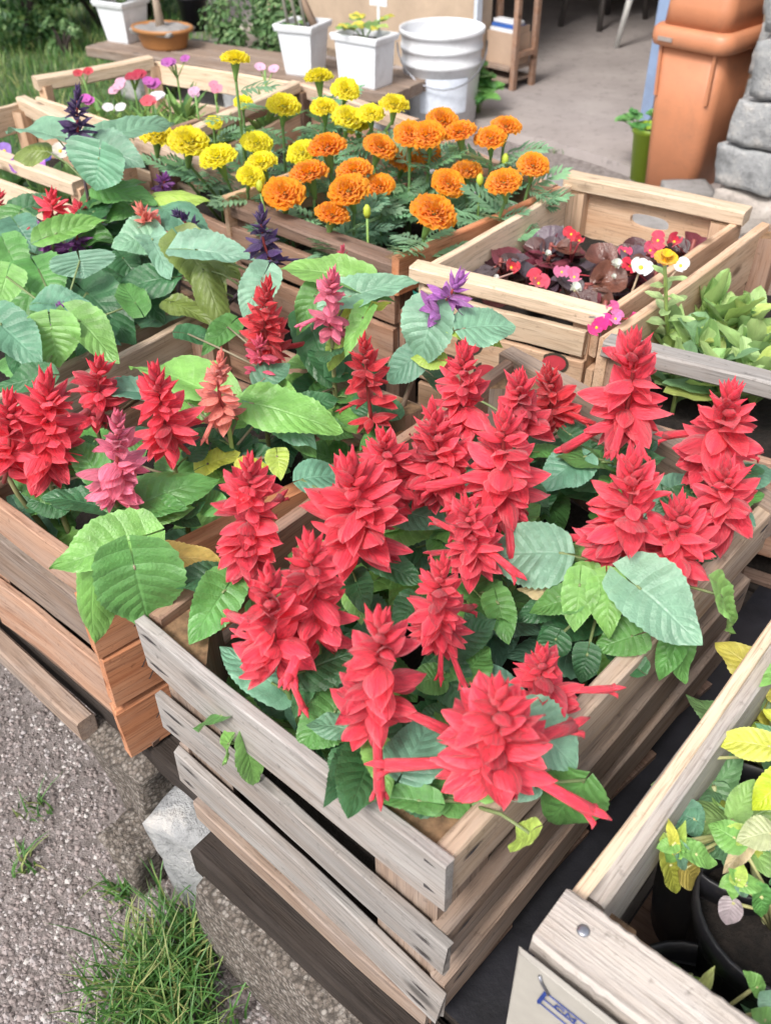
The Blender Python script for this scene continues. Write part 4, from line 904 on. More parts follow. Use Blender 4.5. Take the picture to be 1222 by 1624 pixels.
near = ['before the brown rail', 'beside a tall bud', 'at the crate corner', 'in the crowded middle', 'close to the yellow ones', 'low among feathery leaves', 'half behind another bloom', 'above the pale slat', 'near the far corner post', 'on a tall bare stem']
ORL = [(450, 303, 60, .0), (489, 271, 56, .01), (518, 230, 56, .04), (551, 299, 60, .02), (527, 337, 50, -.01), (561, 267, 52, .02), (600, 293, 46, -.005), (603, 230, 50, .03), (650, 210, 48, .05), (676, 212, 52, .05), (702, 189, 48, .05), (728, 206, 48, .05), (777, 216, 46, .04), (803, 197, 44, .05), (798, 286, 52, .03), (712, 289, 50, -.005), (740, 268, 46, .0), (689, 334, 66, .03), (845, 260, 46, .03), (676, 240, 40, .0), (640, 252, 44, -.01)]
olab = ['orange marigold head nearest the violet salvia corner', 'orange marigold on bent stem above the corner one', 'orange marigold touching the yellow marigold crate', 'large orange marigold above a small upright bud', 'orange marigold low against the dark front rail', 'orange marigold tucked behind a larger bloom', 'flattened orange marigold half covered by grey leaves', 'orange marigold with a tall green bud before it', 'left half of the fused orange marigold pair', 'right half of the fused orange marigold pair', 'orange marigold leaning on the back rail', 'round orange marigold on upright stem by back rail', 'lower orange marigold of the pair by the doorway', 'upper orange marigold of the pair by the doorway', 'orange marigold beside a yellow green bud stalk', 'ragged orange marigold deep in the leaves', 'small ragged orange marigold behind the deep one', 'biggest single orange marigold over the front corner', 'orange marigold by the far right corner post', 'partly hidden orange marigold under the fused pair', 'dull orange marigold hidden by silvery leaves']
for i, (x, y, d, dz) in enumerate(ORL): marigold(QF, x, y, d, OR, olab[i], 'orange marigolds', 500+i, .39, .51+.03+dz, True, 11)
YEL = [(505, 120, 42, .09), (548, 140, 40, .08), (450, 165, 48, .07), (513, 168, 40, .06), (552, 185, 46, .05), (587, 178, 40, .06), (625, 163, 42, .08), (478, 239, 46, .02), (407, 224, 46, .03), (413, 256, 46, .02), (398, 278, 40, .01), (373, 91, 42, .16), (249, 211, 50, .04), (299, 222, 60, .04), (344, 246, 54, .03), (385, 161, 28, .06), (340, 193, 26, .04), (566, 200, 36, .03)]
ylab = ['yellow marigold standing tall before the white pots', 'yellow marigold just right of the tall one', 'yellow marigold dome on a thick green stalk', 'yellow marigold tilted to show its green cup', 'double yellow marigold with drooping petals', 'yellow marigold beside the drooping double one', 'yellow marigold before the white bucket', 'yellow marigold touching an orange one', 'yellow marigold at the crate middle above another', 'yellow marigold below its twin at crate middle', 'yellow marigold squeezed into the crate corner', 'tallest yellow marigold overlooking the dianthus crate', 'yellow marigold lying on the left end of the front rail', 'wide yellow marigold resting over the front rail', 'oval yellow marigold beside the rail end', 'half open yellow marigold near the dianthus rail', 'ragged small yellow marigold by the inner rail corner', 'yellow marigold hanging under the double one']
for i, (x, y, d, dz) in enumerate(YEL): marigold(QE, x, y, d, YE, ylab[i], 'yellow marigolds', 600+i, .39, .51+.03+dz, i not in (15, 16), 11)
def bud(Q, px, py, h, z, label, soil, group, seed):
    r = random.Random(seed); c = at(px, py, z); q = Q.clamp(c, .03); root = Vector((q.x, q.y, soil)); R = thing('marigold_bud', root, label, 'marigold bud', group)
    tube_part('stem', [root, root.lerp(c, .6), c], .002, R, (.20, .34, .08)); tube_part('bud', [c, c+Vector((0, 0, h*.3)), c+Vector((0, 0, h*.75)), c+Vector((0, 0, h))], [.003, .006, .0055, .002], R, (.42, .50, .05), 8)
for i, (x, y, lb) in enumerate(((800, 262, 'upright green marigold bud beside the orange pair'), (582, 345, 'pale green marigold bud before the front rail'), (413, 305, 'small green marigold bud at the crate corner'), (612, 225, 'tall green marigold bud before an orange bloom'), (760, 295, 'yellowing marigold bud on a leafy stalk'))):
    bud(QF, x, y, .02, .535, lb, .39, 'marigold buds', i)

# ------------------------------------------------------------------ begonias
def disc_leaf(name, mat, cup=.25, wav=.05, n=16, cut=.12):
    vs = [(0, 0, 0)]; uv = [(0, 0)]; fs = []
    for k, rr in enumerate((.33, .68, 1.0)):
        for j in range(n):
            th = 2*math.pi*j/n; notch = 1-cut*3*max(0, math.cos(th-math.pi)-.75)*rr; R_ = rr*notch*(1+.04*math.sin(5*th))
            vs.append((.5*R_*math.cos(th)+.38, .5*R_*math.sin(th), cup*.5*rr*rr*abs(math.sin(th))+wav*rr*math.sin(3*th+k))); uv.append((.5+.5*rr*math.cos(th), rr*math.sin(th)))
    for j in range(n): fs.append((0, 1+j, 1+(j+1) % n))
    for k in range(2):
        for j in range(n): a = 1+k*n; fs.append((a+j, a+n+j, a+n+(j+1) % n, a+(j+1) % n))
    return mesh(name, vs, fs, mat, True, uv)
BLF = [disc_leaf('leaf_blade', L_BEG, .35, .04), disc_leaf('leaf_blade', L_BEG, .6, .06), disc_leaf('leaf_blade', L_BEG, .15, .08)]
def petal_mesh():
    vs = []; fs = []; n = 10; vs.append((0, 0, 0))
    for k, rr in enumerate((.55, 1.0)):
        for j in range(n+1):
            th = -1.05+2.1*j/n; sc = math.cos(th*.62)**.5; vs.append((rr*sc*math.cos(th), rr*sc*math.sin(th)*.8, .16*rr*rr-.05*math.cos(6*th)*rr))
    for j in range(n): fs += [(0, 1+j, 2+j), (1+j, n+2+j, n+3+j, 2+j)]
    return mesh('petal', vs, fs, P_FLW, True)
PET = petal_mesh()
def flower(parent, c, ax, rad, col, n, seed, centre=(.85, .55, .03), open_=.35, alt=1.0, name='flower', crad=.2):
    r = random.Random(seed); ax = Vector(ax).normalized(); a0 = ax.orthogonal().normalized(); b0 = ax.cross(a0); mb = MB(); mb.tube([c-ax*rad*.25, c+ax*rad*.12], [rad*.12, rad*crad], 8)
    fl = add(name, mb.build(name, M_STEM, True), parent, None, None, centre); ph = r.uniform(0, 6)
    for j in range(n):
        th = ph+2*math.pi*j/n; d = (a0*math.cos(th)+b0*math.sin(th))*math.cos(open_)+ax*math.sin(open_); L = rad*(1 if j % 2 == 0 else alt)
        sub('petal', PET, fl, frame(d, ax, c+d*rad*.04, L, L*(1.15 if n < 6 else .8), L), None, vary(col, .08, r))
    return fl
BEG = [((790, 425), 'begonia with a broad bluish leaf at the pale slat'), ((850, 445), 'begonia with a coral flower near the front rail'), ((905, 405), 'begonia under the slat end with red blossom'), ((925, 465), 'begonia with a round white bud'), ((985, 430), 'begonia with a bronze upright leaf'), ((1030, 392), 'begonia before the oval handhole'), ((1095, 395), 'begonia with purple bronze leaves in the far corner'), ((960, 495), 'begonia with bright pink flowers at the rail end'), ((1040, 440), 'begonia beside the yellow calendula head'), ((870, 400), 'begonia with a white petal by the slat gap')]
BR = [(.085, .03, .03), (.05, .022, .025), (.13, .05, .035), (.10, .075, .09), (.16, .035, .05)]
begs = []
for i, ((x, y), lb) in enumerate(BEG):
    r = random.Random(700+i); c = at(x, y, .47); q = QG.clamp(c, .04); root = Vector((q.x, q.y, .425)); R = thing('begonia_plant', root, lb, 'begonia', 'begonias in the handhole crate'); begs.append((R, root))
    tube_part('stem', [root-Vector((0, 0, .01)), root+Vector((0, 0, .03)), root+Vector((.003, .002, .06))], .003, R, (.25, .06, .05))
    for k in range(13):
        az = r.uniform(0, 6.28); el = r.uniform(-.1, 1.0); o = root+Vector((0, 0, r.uniform(.01, .06))); d = Vector((math.cos(az)*math.cos(el), math.sin(az)*math.cos(el), math.sin(el))); L = r.uniform(.036, .058)
        base = o+d*.012
        if not QG.inside(base+d*L, .012) or (base+d*L).z > (.475 if i in (2, 5, 6, 8) else .50): continue
        tube_part('leaf_stalk', [o, base], .0014, R, (.25, .06, .05), 5)
        add('leaf', r.choice(BLF), R, frame(d, Vector((r.uniform(-.5, .5), r.uniform(-.9, .2), 1)), base, L, L*r.uniform(.9, 1.15), L), None, vary(r.choice(BR), .2, r))
BFL = [(0, 810, 425, .03, (.62, .03, .05)), (1, 848, 443, .05, (.80, .07, .12)), (1, 853, 450, .05, (.82, .10, .16)), (2, 905, 372, .05, (.75, .03, .06)), (2, 918, 382, .05, (.75, .03, .06)), (5, 1042, 382, .06, (.80, .05, .10)), (5, 1030, 398, .04, (.82, .10, .2)), (5, 990, 399, .03, (.82, .06, .16)), (6, 1068, 384, .05, (.7, .02, .08)), (7, 968, 490, .05, (.82, .16, .42)), (7, 975, 506, .05, (.84, .22, .50)), (7, 955, 512, .045, (.78, .04, .28)), (7, 945, 520, .045, (.76, .03, .24)), (8, 998, 422, .03, (.7, .02, .06)), (3, 910, 440, .05, (.80, .2, .4)), (7, 1000, 505, .03, (.76, .05, .28)), (4, 890, 432, .04, (.80, .2, .38))]
for i, (bi, x, y, dz, col) in enumerate(BFL):
    R, root = begs[bi]; c = at(x, y, .46+dz); r = random.Random(i); tube_part('flower_stalk', [root+Vector((0, 0, .03)), root.lerp(c, .6)+Vector((0, 0, .012)), c], .0012, R, (.5, .06, .08), 5)
    flower(R, c, Vector((r.uniform(-.3, .3), -.8, .9)), .0135*r.uniform(.75, 1.25), vary(col, .2, r), 4, i, alt=.6, open_=r.uniform(.1, .8), crad=.13)
for i, (bi, x, y, dz, rr) in enumerate(((3, 911, 460, .06, .012), (9, 868, 404, .04, .008), (9, 786, 442, .04, .007), (4, 976, 422, .05, .012), (4, 972, 440, .04, .006))):
    R, root = begs[bi]; c = at(x, y, .46+dz); tube_part('flower_stalk', [root+Vector((0, 0, .03)), c], .0012, R, (.5, .3, .25), 5)
    flower(R, c, (0, -.6, 1), rr, (.85, .87, .80), 4, 50+i, open_=1.0, centre=(.8, .8, .5))

# ------------------------------------------------------------------ spoon leaved seedlings (calendula)
SPN = [leaf_mesh('leaf_blade', L_SUC, -.02, .62, .0, .30, .10, .0, rows=12, cols=6, tipw=.55), leaf_mesh('leaf_blade', L_SUC, -.02, .58, .0, .15, .35, .0, rows=12, cols=6, tipw=.6), leaf_mesh('leaf_blade', L_SUC, 0, .55, .0, .4, -.15, .0, rows=12, cols=6, tipw=.6)]
def rosette(name, root, n, L0, cols, seed, R, Q=None, mesh_=SPN, wr=.36, el0=.5, el1=1.35, rim=.5, stalk=(.2, .32, .08)):
    r = random.Random(seed)
    for k in range(n):
        az = k*2.4+r.uniform(-.3, .3); el = r.uniform(el0, el1); L = L0*r.uniform(.7, 1.2); d = Vector((math.cos(az)*math.cos(el), math.sin(az)*math.cos(el), math.sin(el)))
        o = root+Vector((0, 0, r.uniform(.0, .03)))
        if Q and not Q.inside(o+d*L, .008) and (o+d*L).z < rim: continue
        add('leaf', r.choice(mesh_), R, frame(d, Vector((-d.x*.3, -d.y*.3, 1)), o, L, L*wr*r.uniform(.85, 1.2), L), None, vary(r.choice(cols), .15, r))
SG = [(.24, .40, .13), (.32, .47, .16), (.38, .52, .22), (.20, .37, .18), (.42, .52, .14)]
HP = [((1030, 520), 'pale green seedling under the yellow calendula flower'), ((1075, 470), 'broad leaved seedling against the crate side'), ((1120, 560), 'pale green seedling behind the grey rail'), ((1150, 500), 'clump of upright spoon leaves in mid crate'), ((1195, 545), 'rounded pale seedling with yellow leaf edges'), ((1205, 590), 'low seedling close to the grey rail'), ((1190, 500), 'tall spoon leaved seedling by the brown back board'), ((1080, 590), 'seedling leaning under the front rail'), ((1250, 560), 'seedling at the far side of the grey rail'), ((1155, 610), 'dark little seedling shaded by the grey rail')]
for i, ((x, y), lb) in enumerate(HP):
    c = at(x, y, .47); q = QH.clamp(c, .035); root = Vector((q.x, q.y, .415)); R = thing('calendula_seedling', root, lb, 'seedling', 'spoon leaved seedlings')
    tube_part('stem', [root-Vector((0, 0, .012)), root+Vector((0, 0, .03))], .003, R, (.3, .4, .12)); rosette('leaf', root, 20, .075, SG, 800+i, R, QH, rim=.5)
    if i == 0:
        f = at(1053, 416, .60); b = root+Vector((0, 0, .03)); pts = [b, b.lerp(f, .4)+Vector((0, .004, 0)), b.lerp(f, .8), f]; tube_part('flower_stalk', pts, [.003, .0026, .0024, .0022], R, (.36, .48, .15))
        r = random.Random(5)
        for k in range(15):
            t = .1+.8*k/15; o = b.lerp(f, t); az = k*2.4; d = Vector((math.cos(az)*.8, math.sin(az)*.8, .55)); L = .042*(1-.5*t); add('leaf', SPN[1], R, frame(d, (0, -.3, 1), o, L, L*.36, L), None, vary(SG[2], .12, r))
        fl = flower(R, f, (0, -.3, 1), .016, (.90, .55, .01), 12, 3, open_=.35, centre=(.85, .42, .01)); flower(R, f+Vector((0, 0, .004)), (0, -.3, 1), .012, (.92, .60, .01), 9, 4, open_=.8, centre=(.85, .42, .01))
for x, y, k, lb in ((1015, 425, 0, 'white petalled blossom beside the yellow calendula'), (1078, 422, 1, 'small white blossom behind the yellow calendula')):
    c = at(x, y, .53); q = QG.clamp(c, .03); root = Vector((q.x, q.y, .425)); R = thing('white_begonia', root, lb, 'begonia', 'white begonia blossoms'); tube_part('stem', [root, root.lerp(c, .5), c], .0015, R, (.4, .3, .2)); flower(R, c, (0, -.7, .8), .017-.004*k, (.85, .88, .88), 4, 60+k, alt=.75)

# ------------------------------------------------------------------ dianthus and pansies
GRS = [leaf_mesh('leaf_blade', L_SMALL, 0, .4, 0, .3, .35, 0, rows=6, cols=2, tipw=.9), leaf_mesh('leaf_blade', L_SMALL, 0, .4, 0, .3, .1, 0, rows=6, cols=2, tipw=.9)]
DP = [((150, 155), (.55, .10, .45), 'dianthus with a flat purple head by the open corner'), ((130, 118), (.55, .03, .05), 'dianthus with small red flowers at the light rail'), ((185, 140), (.75, .42, .55), 'dianthus with pale pink clusters'), ((188, 168), (.86, .80, .84), 'dianthus with one white blossom'), ((224, 160), (.80, .10, .14), 'dianthus with a coral red blossom'), ((235, 132), (.55, .10, .45), 'dianthus with a flat violet head mid crate'), ((210, 122), (.45, .02, .06), 'dianthus with dark crimson flowers at the back board'), ((265, 150), (.80, .76, .82), 'dianthus with whitish clusters'), ((278, 102), (.45, .10, .42), 'dianthus with a purple head above the far rail'), ((310, 152), (.72, .45, .60), 'dianthus with a lilac bud'), ((340, 138), (.78, .25, .36), 'dianthus with rosy flowers by the far rail'), ((420, 112), (.82, .48, .66), 'dianthus with a pink blossom near the white pot')]
for i, ((x, y), col, lb) in enumerate(DP):
    r = random.Random(900+i); c = at(x, y, .56+r.uniform(-.01, .01)); q = QD.clamp(c, .04); root = Vector((q.x, q.y, .40)); R = thing('dianthus_plant', root, lb, 'dianthus', 'dianthus in the open pale crate')
    tube_part('stem', [root-Vector((0, 0, .01)), root.lerp(c, .6)+Vector((0, 0, .01)), c], .0025, R, (.16, .30, .08))
    rosette('leaf', root, 30, .10, [(.12, .26, .06), (.20, .36, .08), (.09, .20, .06), (.28, .42, .10)], 900+i, R, QD, GRS, .14, .35, 1.3, .5)
    for k in range(r.choice((3, 5, 6)) if i in (0, 5, 6, 2, 8) else 2):
        cc = c+Vector((r.uniform(-.022, .022), r.uniform(-.022, .022), r.uniform(-.004, .006))); tube_part('flower_stalk', [c-Vector((0, 0, .03)), cc], .0013, R, (.2, .34, .08), 5)
        flower(R, cc, (r.uniform(-.2, .2), -.5, 1), r.uniform(.010, .015), col, 5, i*10+k, open_=.15, centre=tuple(x*.6 for x in col))
PNS = [((8, 240), (.35, .20, .62), 'pale violet pansy at the crate side'), ((48, 258), (.80, .80, .84), 'white pansy in the pale crate'), ((62, 262), (.45, .16, .60), 'lilac pansy beside the white one'), ((72, 246), (.06, .06, .38), 'deep blue pansy under the olive leaf'), ((30, 262), (.30, .12, .45), 'small purple pansy by the front rail'), ((96, 240), (.75, .70, .62), 'faded whitish pansy next to the violet salvia')]
for i, ((x, y), col, lb) in enumerate(PNS):
    r = random.Random(950+i); c = at(x, y, .49); q = QC.clamp(c, .04); root = Vector((q.x, q.y, .40)); R = thing('pansy_plant', root, lb, 'pansy', 'pansies in the pale crate'); tube_part('stem', [root-Vector((0, 0, .01)), c], .0018, R, (.16, .30, .08))
    rosette('leaf', root, 16, .055, [(.10, .24, .06), (.16, .32, .08)], 950+i, R, QC, LV, .6, .1, 1.0, .48); flower(R, c, (r.uniform(-.2, .2), -.8, .7), .017, col, 5, 70+i, open_=.1)

# ------------------------------------------------------------------ potted plants in the rough sawn crate
POT = lathe([(.0001, 0), (.042, 0), (.046, .02), (.0565, .096), (.0600, .097), (.0605, .109), (.0575, .110), (.0560, .100), (.0555, .088)], 30).build('pot', M_BLACK, True)
SOILD = lathe([(.0555, 0.0), (.04, .004), (.02, .001), (.0001, .005)], 20).build('pot_soil', M_SOIL, True)
def potted(px, py, lb, seed, cols, n=22, L=.034, h=.05, zrim=.40):
    r = random.Random(seed); c = at(px, py, zrim); c2 = QI.clamp(c, .06) if seed != 3 else Vector((c.x, c.y)); root = Vector((c2.x, c2.y, TAB+.013)); R = thing('potted_pansy', root, lb, 'potted plant', 'pansy pots in the rough sawn crate')
    k = (zrim-root.z)/.11
    add('pot', POT, R, Matrix.Translation(root) @ Matrix.Diagonal((1.05, 1.05, k, 1))); add('potting_soil', SOILD, R, Matrix.Translation(root+Vector((0, 0, .086*k))) @ Matrix.Diagonal((1.05, 1.05, 1.5, 1)))
    top = root+Vector((0, 0, .09*k)); stems = []
    for s in range(5):
        az = r.uniform(0, 6.28); e_ = Vector((math.cos(az)*r.uniform(.02, .06), math.sin(az)*r.uniform(.02, .06), h*r.uniform(.6, 1.3))); tip = top+e_; stems.append(tip); tube_part('stem', [top+e_*.05-Vector((0, 0, .01)), top+e_*.5+Vector((e_.x*.2, e_.y*.2, 0)), tip], [.003, .0026, .002], R, (.38, .40, .20))
        for q in range(n//3):
            az2 = q*2.4+r.uniform(-.3, .3); el = r.uniform(-.2, .9); d = Vector((math.cos(az2)*math.cos(el), math.sin(az2)*math.cos(el), math.sin(el))); Lq = L*r.uniform(.5, 1.2); o = tip-Vector((0, 0, r.uniform(0, .02)))
            add('leaf', LV[r.choice((0, 2, 4))], R, frame(d, (0, -.2, 1), o+d*.004, Lq, Lq*r.uniform(.55, .8), Lq), None, vary(r.choice(cols), .18, r))
    return R, top
PG = [(.22, .40, .12), (.30, .46, .10), (.16, .34, .14), (.14, .30, .14), (.40, .48, .08)]
RI1, t1 = potted(1240, 1445, 'black pot of bright green pansy shoots with withered leaves', 1, PG)
RI2, t2 = potted(1150, 1290, 'shaded pansy plant with broad teal leaves against the pale slat', 2, [(.10, .24, .12), (.14, .30, .14), (.24, .40, .12)], 24, .044, .06)
RI3, t3 = potted(1105, 1630, 'black pot under the rough sawn top plank', 3, PG, 9, .03, .03, .36)
RI4, t4 = potted(1245, 1190, 'yellowing pansy plant by the pale crate slat', 4, [(.55, .56, .06), (.20, .34, .14), (.62, .56, .10), (.30, .44, .08)], 14, .05, .06)
def put_leaves(R, o, lst, z0=.50):
    for bx, by, tx, ty, w, col, zb, zt, mi in lst:
        Bp = at(bx, by, z0+zb); Tp = at(tx, ty, z0+zt); d = Tp-Bp; L = d.length; W = px2w(w, Bp); tube_part('leaf_stalk', [o, o.lerp(Bp, .5)+Vector((0, 0, .012)), Bp+d*.04], .0014, R, (.45, .44, .2), 5)
        add('leaf', LV[mi], R, frame(d, Vector((0, 0, 1))+(EYE-Bp).normalized()*.6, Bp, L, W, L), None, vary(GREEN[col] if isinstance(col, str) else col, .08))
put_leaves(RI4, t4, [(1222, 1185, 1134, 1166, 58, (.52, .55, .08), .0, -.005, 2), (1240, 1240, 1190, 1285, 60, (.50, .62, .03), -.03, -.05, 0), (1250, 1060, 1205, 1085, 40, 'G', .0, 0, 0), (1108, 1200, 1088, 1275, 22, (.75, .62, .25), -.02, -.05, 4)])
put_leaves(RI2, t2, [(1100, 1300, 1062, 1282, 52, 't', -.05, -.05, 2), (1090, 1290, 1112, 1330, 48, 't', -.05, -.06, 0), (1165, 1330, 1122, 1305, 52, 'G', -.04, -.04, 0), (1170, 1325, 1135, 1335, 34, 'l', -.04, -.045, 1), (1060, 1370, 1078, 1424, 40, (.34, .38, .06), -.07, -.10, 1), (1085, 1375, 1110, 1408, 56, (.42, .34, .08), -.07, -.09, 2)])
put_leaves(RI2, t2, [(1070, 1345, 1040, 1318, 26, 'l', -.03, -.02, 0), (1072, 1340, 1085, 1305, 24, 'l', -.03, -.01, 1), (1070, 1345, 1052, 1370, 30, 'G', -.03, -.05, 0), (1080, 1345, 1118, 1345, 36, 'G', -.03, -.03, 2), (1075, 1350, 1090, 1385, 26, 'T', -.03, -.05, 1), (1100, 1355, 1140, 1370, 38, 'G', -.03, -.04, 0), (1068, 1338, 1060, 1300, 20, 'Y', -.02, 0, 0), (1065, 1340, 1040, 1345, 26, 'G', -.02, -.02, 0)])
put_leaves(RI1, t1, [(1165, 1398, 1140, 1405, 30, 'G', -.05, -.05, 0), (1165, 1398, 1160, 1430, 28, 'G', -.05, -.06, 1), (1170, 1395, 1178, 1372, 26, 'l', -.04, -.03, 0), (1170, 1400, 1215, 1402, 32, 'G', -.05, -.05, 2), (1175, 1405, 1185, 1425, 26, 'T', -.05, -.06, 0), (1165, 1392, 1158, 1378, 22, 'G', -.04, -.03, 1), (1205, 1420, 1210, 1460, 34, 'g', -.06, -.08, 0), (1160, 1430, 1150, 1470, 40, (.40, .33, .36), -.085, -.10, 2), (1222, 1320, 1170, 1330, 54, (.40, .45, .24), -.03, -.03, 2), (1180, 1345, 1145, 1385, 32, (.62, .48, .30), -.06, -.07, 0)])
put_leaves(RI3, t3, [(1108, 1575, 1128, 1540, 20, (.50, .58, .20), -.06, -.04, 4), (1200, 1565, 1180, 1540, 30, 'G', -.06, -.05, 0), (1230, 1600, 1205, 1570, 50, 'T', -.05, -.05, 2), (1215, 1620, 1190, 1600, 40, 'G', -.05, -.05, 0)])
c = at(1140, 1255, TAB+.02); block('loose_stone', 'small grey green stone lying in the rough sawn crate', 'stone', Vector((c.x, c.y, TAB+.05)), .045, .05, .075, .004, 33, M_CONC, .5, 20)
p = at(978, 1180, TAB); block('loose_stone', 'tiny tan stone on the black plastic sheet', 'stone', (p.x, p.y, TAB+.012), .009, .009, .009, .001, 35, M_MORTAR, 0, 60, sub=3)

# ------------------------------------------------------------------ building
shop = thing('shop_building', wp(0, 0, 0), 'beige walled shop with a wide open doorway and dim interior', 'building')
def wbox(name, a0, a1, b0, b1, z0, z1, mat, parent=shop):
    mb = MB(); c = wp((a0+a1)/2, (b0+b1)/2, (z0+z1)/2); M = frame((EW.x, EW.y, 0), (0, 0, 1), (0, 0, 0)); mb.box(M, (a1-a0)/2, (b1-b0)/2, (z1-z0)/2)
    me = mb.build(name, mat); return add(name, me, parent, Matrix.Translation(c))
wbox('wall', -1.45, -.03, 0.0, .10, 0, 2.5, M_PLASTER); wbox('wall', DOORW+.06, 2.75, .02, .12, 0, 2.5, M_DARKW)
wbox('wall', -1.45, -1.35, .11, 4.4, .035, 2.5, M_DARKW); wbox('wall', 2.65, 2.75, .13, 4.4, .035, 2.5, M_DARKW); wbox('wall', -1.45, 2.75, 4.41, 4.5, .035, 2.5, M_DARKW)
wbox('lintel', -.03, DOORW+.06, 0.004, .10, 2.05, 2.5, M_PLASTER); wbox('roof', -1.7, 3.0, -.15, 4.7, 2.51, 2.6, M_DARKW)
wbox('door_jamb', -.03, -.012, -.010, .02, .0, 2.05, simple('pale_jamb', (.55, .60, .68), .5, dirt=.3)); wbox('door_jamb', DOORW, DOORW+.045, -.014, .12, 0, 2.05, M_BLUEFR)
wbox('door_stop', DOORW-.016, DOORW-.001, .03, .06, .12, 2.04, simple('grey_strip', (.5, .5, .52), .5))
# shelf rack with a carton just inside
_f = at(812, 143, .034).xy-WL; RA, RB = _f.dot(EW), _f.dot(NW_)
sh = thing('shelf_rack', wp(RA-.1, RB+.15, .034), 'low wooden shelf rack just inside the doorway', 'shelf')
for a_, b_ in ((RA-.2, RB), (RA, RB), (RA-.2, RB+.12), (RA, RB+.12)): wbox('leg', a_-.011, a_+.011, b_-.011, b_+.011, .034, .62, W_TAN, sh)
for z_ in (.06, .105): wbox('shelf_board', RA-.188, RA-.0115, RB-.02, RB+.13, z_, z_+.012, W_GREYB, sh)
wbox('rail', RA-.012, RA+.012, RB+.0115, RB+.108, .155, .175, W_TAN, sh)
ct = thing('carton', wp(RA-.1, RB+.1, .12), 'brown carton box on the shelf rack', 'carton'); wbox('carton_body', RA-.17, RA-.016, RB+.015, RB+.11, .118, .235, M_CARTON, ct); wbox('flap', RA-.02, RA-.016, RB+.02, RB+.10, .236, .262, M_CARTON, ct)
pb = thing('folded_papers', wp(RA-.1, RB+.1, .24), 'blue and white folded papers sticking out of the carton', 'papers')
for k, (mt, zz) in enumerate(((M_WHITEP, .236), (M_BLUE, .250), (M_WHITEP, .264))): wbox('paper', RA-.16, RA-.03, RB+.02+.01*k, RB+.105-.012*k, zz, zz+.012, mt, pb)
# chairs inside
def chair(name, feet, mat, label, seatz=.44):
    R = thing(name, Vector((sum(f.x for f in feet)/4, sum(f.y for f in feet)/4, .034)), label, 'chair'); c = sum(feet, Vector())/4
    tops = [f.lerp(Vector((c.x, c.y, 0)), .22)+Vector((0, 0, seatz-.034)) for f in feet]
    for f, t in zip(feet, tops): tube_ = MB(); tube_.tube([f, t], [.014, .017], 8); add('leg', tube_.build('leg', mat, True), R)
    mb = MB(); mb.loft([[t.lerp(Vector((c.x, c.y, t.z)), -.08)+Vector((0, 0, z)) for t in tops] for z in (0, .03)]); add('seat', mb.build('seat', mat), R)
    a_, b_ = tops[2], tops[3]; mb = MB(); mb.tube([a_, a_+Vector((0, 0, .40))], .013); mb.tube([b_, b_+Vector((0, 0, .40))], .013); add('back_frame', mb.build('back_frame', mat, True), R)
    mb = MB(); up = Vector((0, 0, 1)); mb.loft([[a_+up*.22, b_+up*.22, b_+up*.235+(b_-a_).cross(up)*.06, a_+up*.235+(b_-a_).cross(up)*.06], [a_+up*.40, b_+up*.40, b_+up*.40+(b_-a_).cross(up)*.06, a_+up*.40+(b_-a_).cross(up)*.06]]); add('backrest', mb.build('backrest', mat), R)
f1 = at(976, 76, .034); d1 = wp(1, 0)-wp(0, 0); d2 = wp(0, 1)-wp(0, 0)
chair('white_chair', [f1, f1+d1*.42, f1+d1*.42+d2*.42, f1+d2*.42], simple('white_enamel', (.62, .62, .60), .4), 'white chair standing in the dim shop doorway')
f1 = at(888, 42, .034); f2 = at(949, 50, .034)
chair('dark_chair', [f1, f2, f2+d2*.4, f1+d2*.4], simple('dark_enamel', (.10, .09, .085), .5), 'dark metal legged chair deep inside the shop')

# ------------------------------------------------------------------ stone wall, bin and pots outside
sw = thing('stone_wall', at(1165, 320, 0), 'rough grey stone wall end with pale mortar beside the bin', 'stone wall')
b0 = at(1110, 350, 0); r = random.Random(21); z = 0; row = 0
ed = Vector((EW.x, EW.y, 0)); nd = Vector((NW_.x, NW_.y, 0))
core = MB(); core.box(frame(ed, (0, 0, 1), b0+ed*.52+nd*.16+Vector((0, 0, .45))), .46, .13, .46); add('mortar_core', core.build('mortar_core', M_MORTAR), sw)
while z < .9:
    h = r.uniform(.12, .17); a_ = .0 + r.uniform(-.01, .05) + (.012*row); k = 0
    while a_ < .95:
        L = r.uniform(.14, .24); c = b0+ed*(a_+L/2)+nd*(.05+r.uniform(-.015, .012))+Vector((0, 0, z+h/2))
        me = rough_block('stone', L-.012, .17, h-.012, .016, row*7+k+2, M_MORTAR if r.random() < .3 else M_STONE, 6, 10); add('stone', me, sw, frame(ed, (0, 0, 1), c) @ Matrix.Rotation(r.uniform(-.06, .06), 4, 'Z')); a_ += L+.004; k += 1
    # end face stones
    c = b0+ed*.05+nd*.24+Vector((0, 0, z+h/2)); add('stone', rough_block('stone', .16, .2, h-.012, .016, row*5+90, M_STONE, 6, 10), sw, frame(ed, (0, 0, 1), c))
    z += h; row += 1
